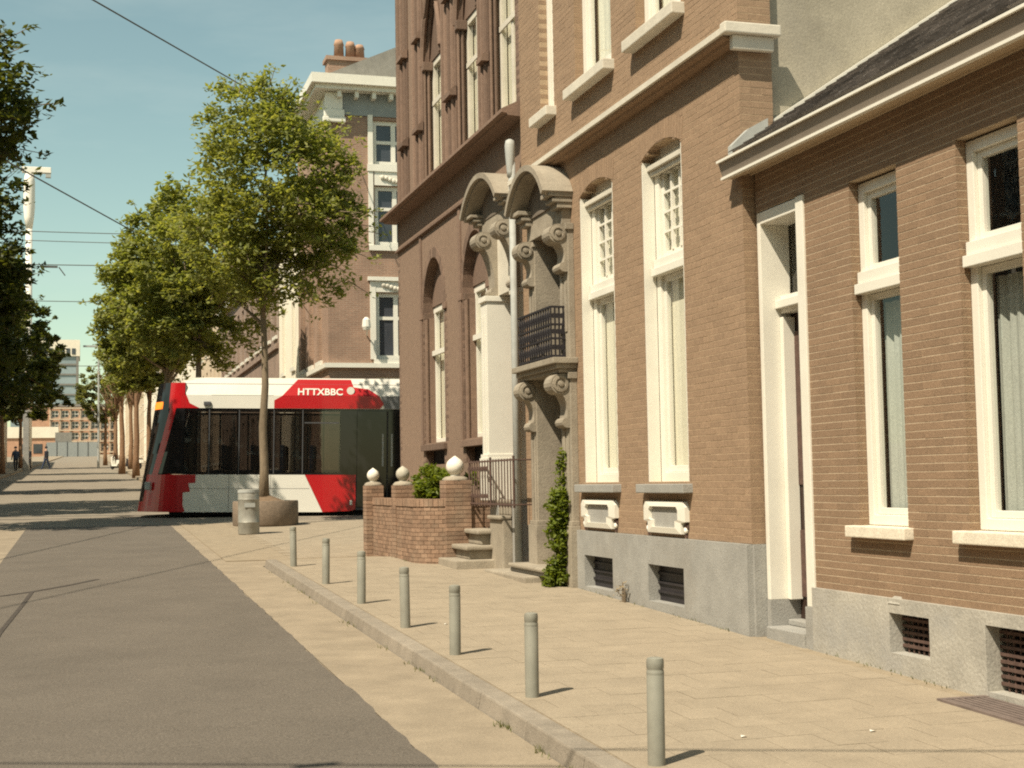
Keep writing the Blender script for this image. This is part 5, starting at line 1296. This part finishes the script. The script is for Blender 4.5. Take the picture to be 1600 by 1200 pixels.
b.build('window', M['pane_far'], lo)

# ================================================================== MASTS, WIRES, STREET CLUTTER
ms = thing('white_mast', 'tall white lighting mast with a short arm rising from the left trees', 'mast', None, (-4.62, 125, gz(125)))
b = MB(); b.tube([(0, 0, 0), (0, 0, 21.6)], [.32, .26], 12); b.build('pole', M['mast'], ms, smooth=True)
b = MB(); b.lathe([(.26, 20.2), (.4, 21.2), (.46, 22.0), (.46, 24.2), (.36, 24.9), (.2, 25.0)], (0, 0, 0), 16); b.build('collar', M['mast'], ms, smooth=True)
b = MB(); b.box(-.6, 1.75, -.25, .25, 25.0, 25.5); b.build('arm', M['mast'], ms, bevel=.05)
b = MB(); b.box(1.3, 1.72, -.2, .2, 24.65, 24.99); b.build('lamp_head', M['zinc'], ms)
def wire(label, pts, r, sag=0.0, n=16, group='overhead wires'):
    b = MB(); A, B = Vector(pts[0]), Vector(pts[1]); P_ = []
    for k in range(n + 1):
        t = k / n; p = A.lerp(B, t); p.z -= sag * 4 * t * (1 - t); P_.append(p)
    b.tube(P_, r, 5); return tag(b.build('overhead_wire', M['wire'], smooth=True), label, 'wire', group)
wire('long dark wire slanting down from the top edge to the corner building', [(-9.45, 5.36, 8.5), (7.97, 43.65, 12.2)], .016)
wire('slanting wire from the left trees to the right row of trees', [(-9.45, 9.0, 8.57), (7.15, 66.2, 10.5)], .020)
wire('uppermost level span wire between the trees', [(-9.4, 49.5, 10.4), (7.15, 49.5, 10.4)], .014, .15)
wire('second level span wire from the top between the trees', [(-9.4, 55, 11.0), (7.15, 55, 10.95)], .014, .12)
wire('third level span wire, with a clamp in the middle', [(-9.4, 62, 11.05), (7.15, 62, 11.2)], .020, .1)
wire('lowest level span wire between the trees', [(-9.4, 75, 11.2), (7.15, 75, 11.25)], .020, .1)
wire('far level wire before the office tower', [(-9.4, 100, 10.0), (7.15, 100, 10.0)], .022, .1)
cl_ = thing('wire_clamp', 'small dark clamp hanging on the span wire between the trees', 'clamp', None, (-1.4, 62, 10.93))
b = MB(); b.box(-.45, .25, -.04, .04, -.03, .05); b.build('bar', M['wire'], cl_); b = MB(); b.tube([(.3, 0, 0), (.55, 0, -.35)], .025, 6); b.build('arm', M['wire'], cl_)
nw = wire('wire spanning the street overhead beyond the top edge', [(-9.45, 7.9, 6.2), (5.3, 2.3, 6.2)], .013)
ins = thing('wire_insulator', 'insulator on the wire overhead beyond the top edge', 'insulator', None, (-2.4, 5.215, 6.2))
b = MB(); b.lathe([(.02, -.12), (.05, -.09), (.03, -.05), (.05, 0), (.03, .05), (.05, .09), (.02, .12)], (0, 0, 0), 10, 'x'); b.build('body', M['wire'], ins)
bk = thing('roof_bracket', 'steel bracket on the near roof carrying the street wire', 'bracket', None, (5.3, 2.3, 0)); b = MB(); b.tube([(0, 0, 3.9), (0, 0, 6.3)], .04, 8); b.build('pole', M['zinc'], bk)
# gate post and clutter on the far left pavement
gp = thing('concrete_post', 'pale square concrete post at the left edge beyond the crossing', 'post', None, (-4.35, 114, gz(114) + .1)); b = MB(); b.box(-.22, .22, -.22, .22, 0, 4.4); b.box(-.26, .26, -.26, .26, 4.4, 4.55); b.build('shaft', M['stone'], gp, bevel=.03)
lp = thing('lamp_post', 'slim grey lamp post before the far right houses', 'lamp post', None, (1.05, 128, gz(128))); b = MB(); b.tube([(0, 0, 0), (0, 0, 10.5)], [.11, .07], 8); b.build('pole', M['zinc'], lp); b = MB(); b.box(-1.3, .1, -.12, .12, 10.5, 10.65); b.build('lamp_head', M['zinc'], lp)
def person(label, x, y, rz, coat, legs, hair, stride=.22, h=1.75):
    me = bpy.data.meshes.new('person'); k = h / 1.75
    V = [(0, 0, .95), (0, 0, 1.15), (0, .01, 1.38), (0, .02, 1.50), (0, .03, 1.64),
         (.10, 0, .90), (.11, stride * .55, .50), (.11, stride, .09), (.11, stride + .13, .04),
         (-.10, 0, .90), (-.11, -stride * .35, .50), (-.11, -stride * .9, .10), (-.11, -stride * .9 + .13, .04),
         (.19, 0, 1.40), (.24, -.05, 1.14), (.25, .06, .90), (.25, .10, .80), (-.19, 0, 1.40), (-.24, .02, 1.14), (-.25, .14, .92), (-.25, .19, .83)]
    E_ = [(0, 1), (1, 2), (2, 3), (3, 4), (0, 5), (5, 6), (6, 7), (7, 8), (0, 9), (9, 10), (10, 11), (11, 12), (2, 13), (13, 14), (14, 15), (15, 16), (2, 17), (17, 18), (18, 19), (19, 20)]
    rad = [.15, .14, .16, .06, .105, .095, .065, .045, .04, .095, .065, .045, .04, .07, .05, .038, .035, .07, .05, .038, .035]
    me.from_pydata([tuple(c * k for c in v) for v in V], E_, []); o = bpy.data.objects.new('person', me); COL.objects.link(o)
    sk = o.modifiers.new('s', 'SKIN'); sk.use_smooth_shade = True
    for i, sv in enumerate(me.skin_vertices[0].data): sv.radius = (rad[i] * k * 1.25, rad[i] * k * 1.1); sv.use_root = (i == 0)
    su = o.modifiers.new('u', 'SUBSURF'); su.levels = su.render_levels = 1
    bpy.context.view_layer.update()
    m2 = bpy.data.meshes.new_from_object(o.evaluated_get(bpy.context.evaluated_depsgraph_get())); bpy.data.objects.remove(o)
    m2.materials.clear(); 
    for m in (coat, legs, M['skin']): m2.materials.append(m)
    for p in m2.polygons:
        z = p.center.z / k; p.material_index = 1 if z < .88 else (2 if (z > 1.50 or (z < .90 and abs(p.center.x) > .2)) else 0); p.use_smooth = True
    t = link('person', m2); tag(t, label, 'person', 'people on the far pavement'); t.location = (x, y, gz(y) + .1); t.rotation_euler = (0, 0, rz)
    b = MB(); b.lathe([(.10, 1.68), (.118, 1.73), (.10, 1.80), (.05, 1.83), (.002, 1.835)], (0, .02, 0), 12); hq = b.build('hair', hair, t, smooth=True); hq.scale = (k, k, k)
    b = MB(); b.box(-.018, .018, .13, .16, 1.63, 1.68); b.build('nose', M['skin'], t)
    return t
person('person in navy coat and dark trousers walking on the far left pavement', -4.95, 111, 0.3, M['cloth_blue'], M['cloth_dark'], M['cloth_dark'])
person('person in black clothes beside the one in navy on the left pavement', -4.35, 119, 2.6, M['cloth_dark'], M['cloth_dark'], M['bark'])
person('person in dark clothes stepping onto the far road', -2.95, 117, 2.0, M['cloth_dark'], M['cloth_blue'], M['cloth_dark'], .3)
def scooter(label, x, y, rz, bodym):
    t = thing('motor_scooter', label, 'scooter', 'parked scooters far right', (x, y, gz(y) + .12), rz)
    for yy in (-.62, .62):
        b = MB(); b.lathe([(.12, -.05), (.22, -.055), (.25, -.03), (.25, .03), (.22, .055), (.12, .05)], (0, yy, .25), 16, 'x'); w = b.build('wheel', M['rubber'], t); b = MB(); b.lathe([(.0, -.04), (.11, -.04), (.11, .04), (0, .04)], (0, yy, .25), 12, 'x'); b.build('rim', M['zinc'], w)
    b = MB(); b.prism([(-.95, .45), (-.85, .72), (-.2, .70), (-.12, .34), (.38, .32), (.55, .95), (.62, .95), (.55, .25), (-.25, .22), (-.45, .42)], 'x', -.16, .16); b.build('body', bodym, t, bevel=.03)
    b = MB(); b.box(-.15, .15, -.85, -.15, .705, .80); b.build('seat', M['rubber'], t, bevel=.03)
    b = MB(); b.tube([(0, .62, .25), (0, .52, 1.0)], .035, 8); b.tube([(-.32, .46, 1.03), (0, .5, 1.05), (.32, .46, 1.03)], .02, 6); b.build('handlebar', M['iron'], t)
    b = MB(); b.lathe([(.07, 0), (.08, .03), (.05, .06)], (0, .60, .92), 12, 'y'); b.build('headlight', M['mast'], t)
for k, (x, y, r, m, l) in enumerate(((2.25, 112, .5, 'paint', 'white scooter nearest the road edge far right'), (2.95, 113, .7, 'iron', 'black scooter between two white ones far right'), (3.55, 112, .6, 'paint', 'white scooter beside the black one far right'), (4.6, 101, .4, 'paint', 'white scooter just left of the tram front'))):
    scooter(l, x, y, r, M[m])

# ================================================================== WEEDS AND LITTER
def tufts(name, label, spots, lm, seed, size=.028):
    rng = random.Random(seed); mb = MB()
    for (x, y, z, k) in spots:
        for _ in range(k):
            a = rng.uniform(0, 6.28); h = size * rng.uniform(.6, 1.6); q = Vector((x + rng.gauss(0, .03), y + rng.gauss(0, .07), z)); t = q + Vector((math.cos(a) * h * .7, math.sin(a) * h * .7, h)); w = Vector((-math.sin(a), math.cos(a), 0)) * .004
            mb.face([q - w, q + w, t])
    o = mb.build(name, lm, fix=False); o['kind'] = 'stuff'; o['label'] = label; return o
rw = random.Random(17)
sp = [(2.418, y, gz(y), rw.randrange(4, 16)) for y in [rw.uniform(6.8, 20) for _ in range(15)]] + [(2.418, 8.35, gz(8.35), 40), (2.418, 7.6, gz(7.6), 30)]
tufts('kerb_weeds', 'dry grass tufts along the foot of the kerb', sp, M['leaf_d'], 3)
sp = [(5.355, y, gz(y) + .1, rw.randrange(3, 12)) for y in [rw.uniform(7.3, 9.9) for _ in range(12)]] + [(5.24, y, gz(y) + .1, rw.randrange(3, 12)) for y in [rw.uniform(10.9, 15) for _ in range(16)]] + [(4.25, y, gz(y) + .1, 8) for y in (19.4, 20.0, 20.8, 21.4)]
tufts('wall_weeds', 'dry weeds along the foot of the walls', sp, M['leaf_d'], 4, .022)
for x, y, l in ((3.08, 12.45, 'small white paper scrap beside the fourth bollard'), (3.42, 7.15, 'small white paper scrap left of the nearest bollard shadow'), (4.15, 7.05, 'tiny white scrap on the paving before the near house')):
    b = MB(); z = gz(y) + .104; b.face([(x - .015, y - .01, z), (x + .01, y - .014, z + .006), (x + .018, y + .01, z + .002), (x - .006, y + .015, z + .007)]); b.face([(x + .01, y - .014, z + .006), (x + .025, y - .005, z + .001), (x + .018, y + .01, z + .002)])
    tag(b.build('paper_scrap', M['paint'], fix=False), l, 'litter', 'paper scraps on the pavement')
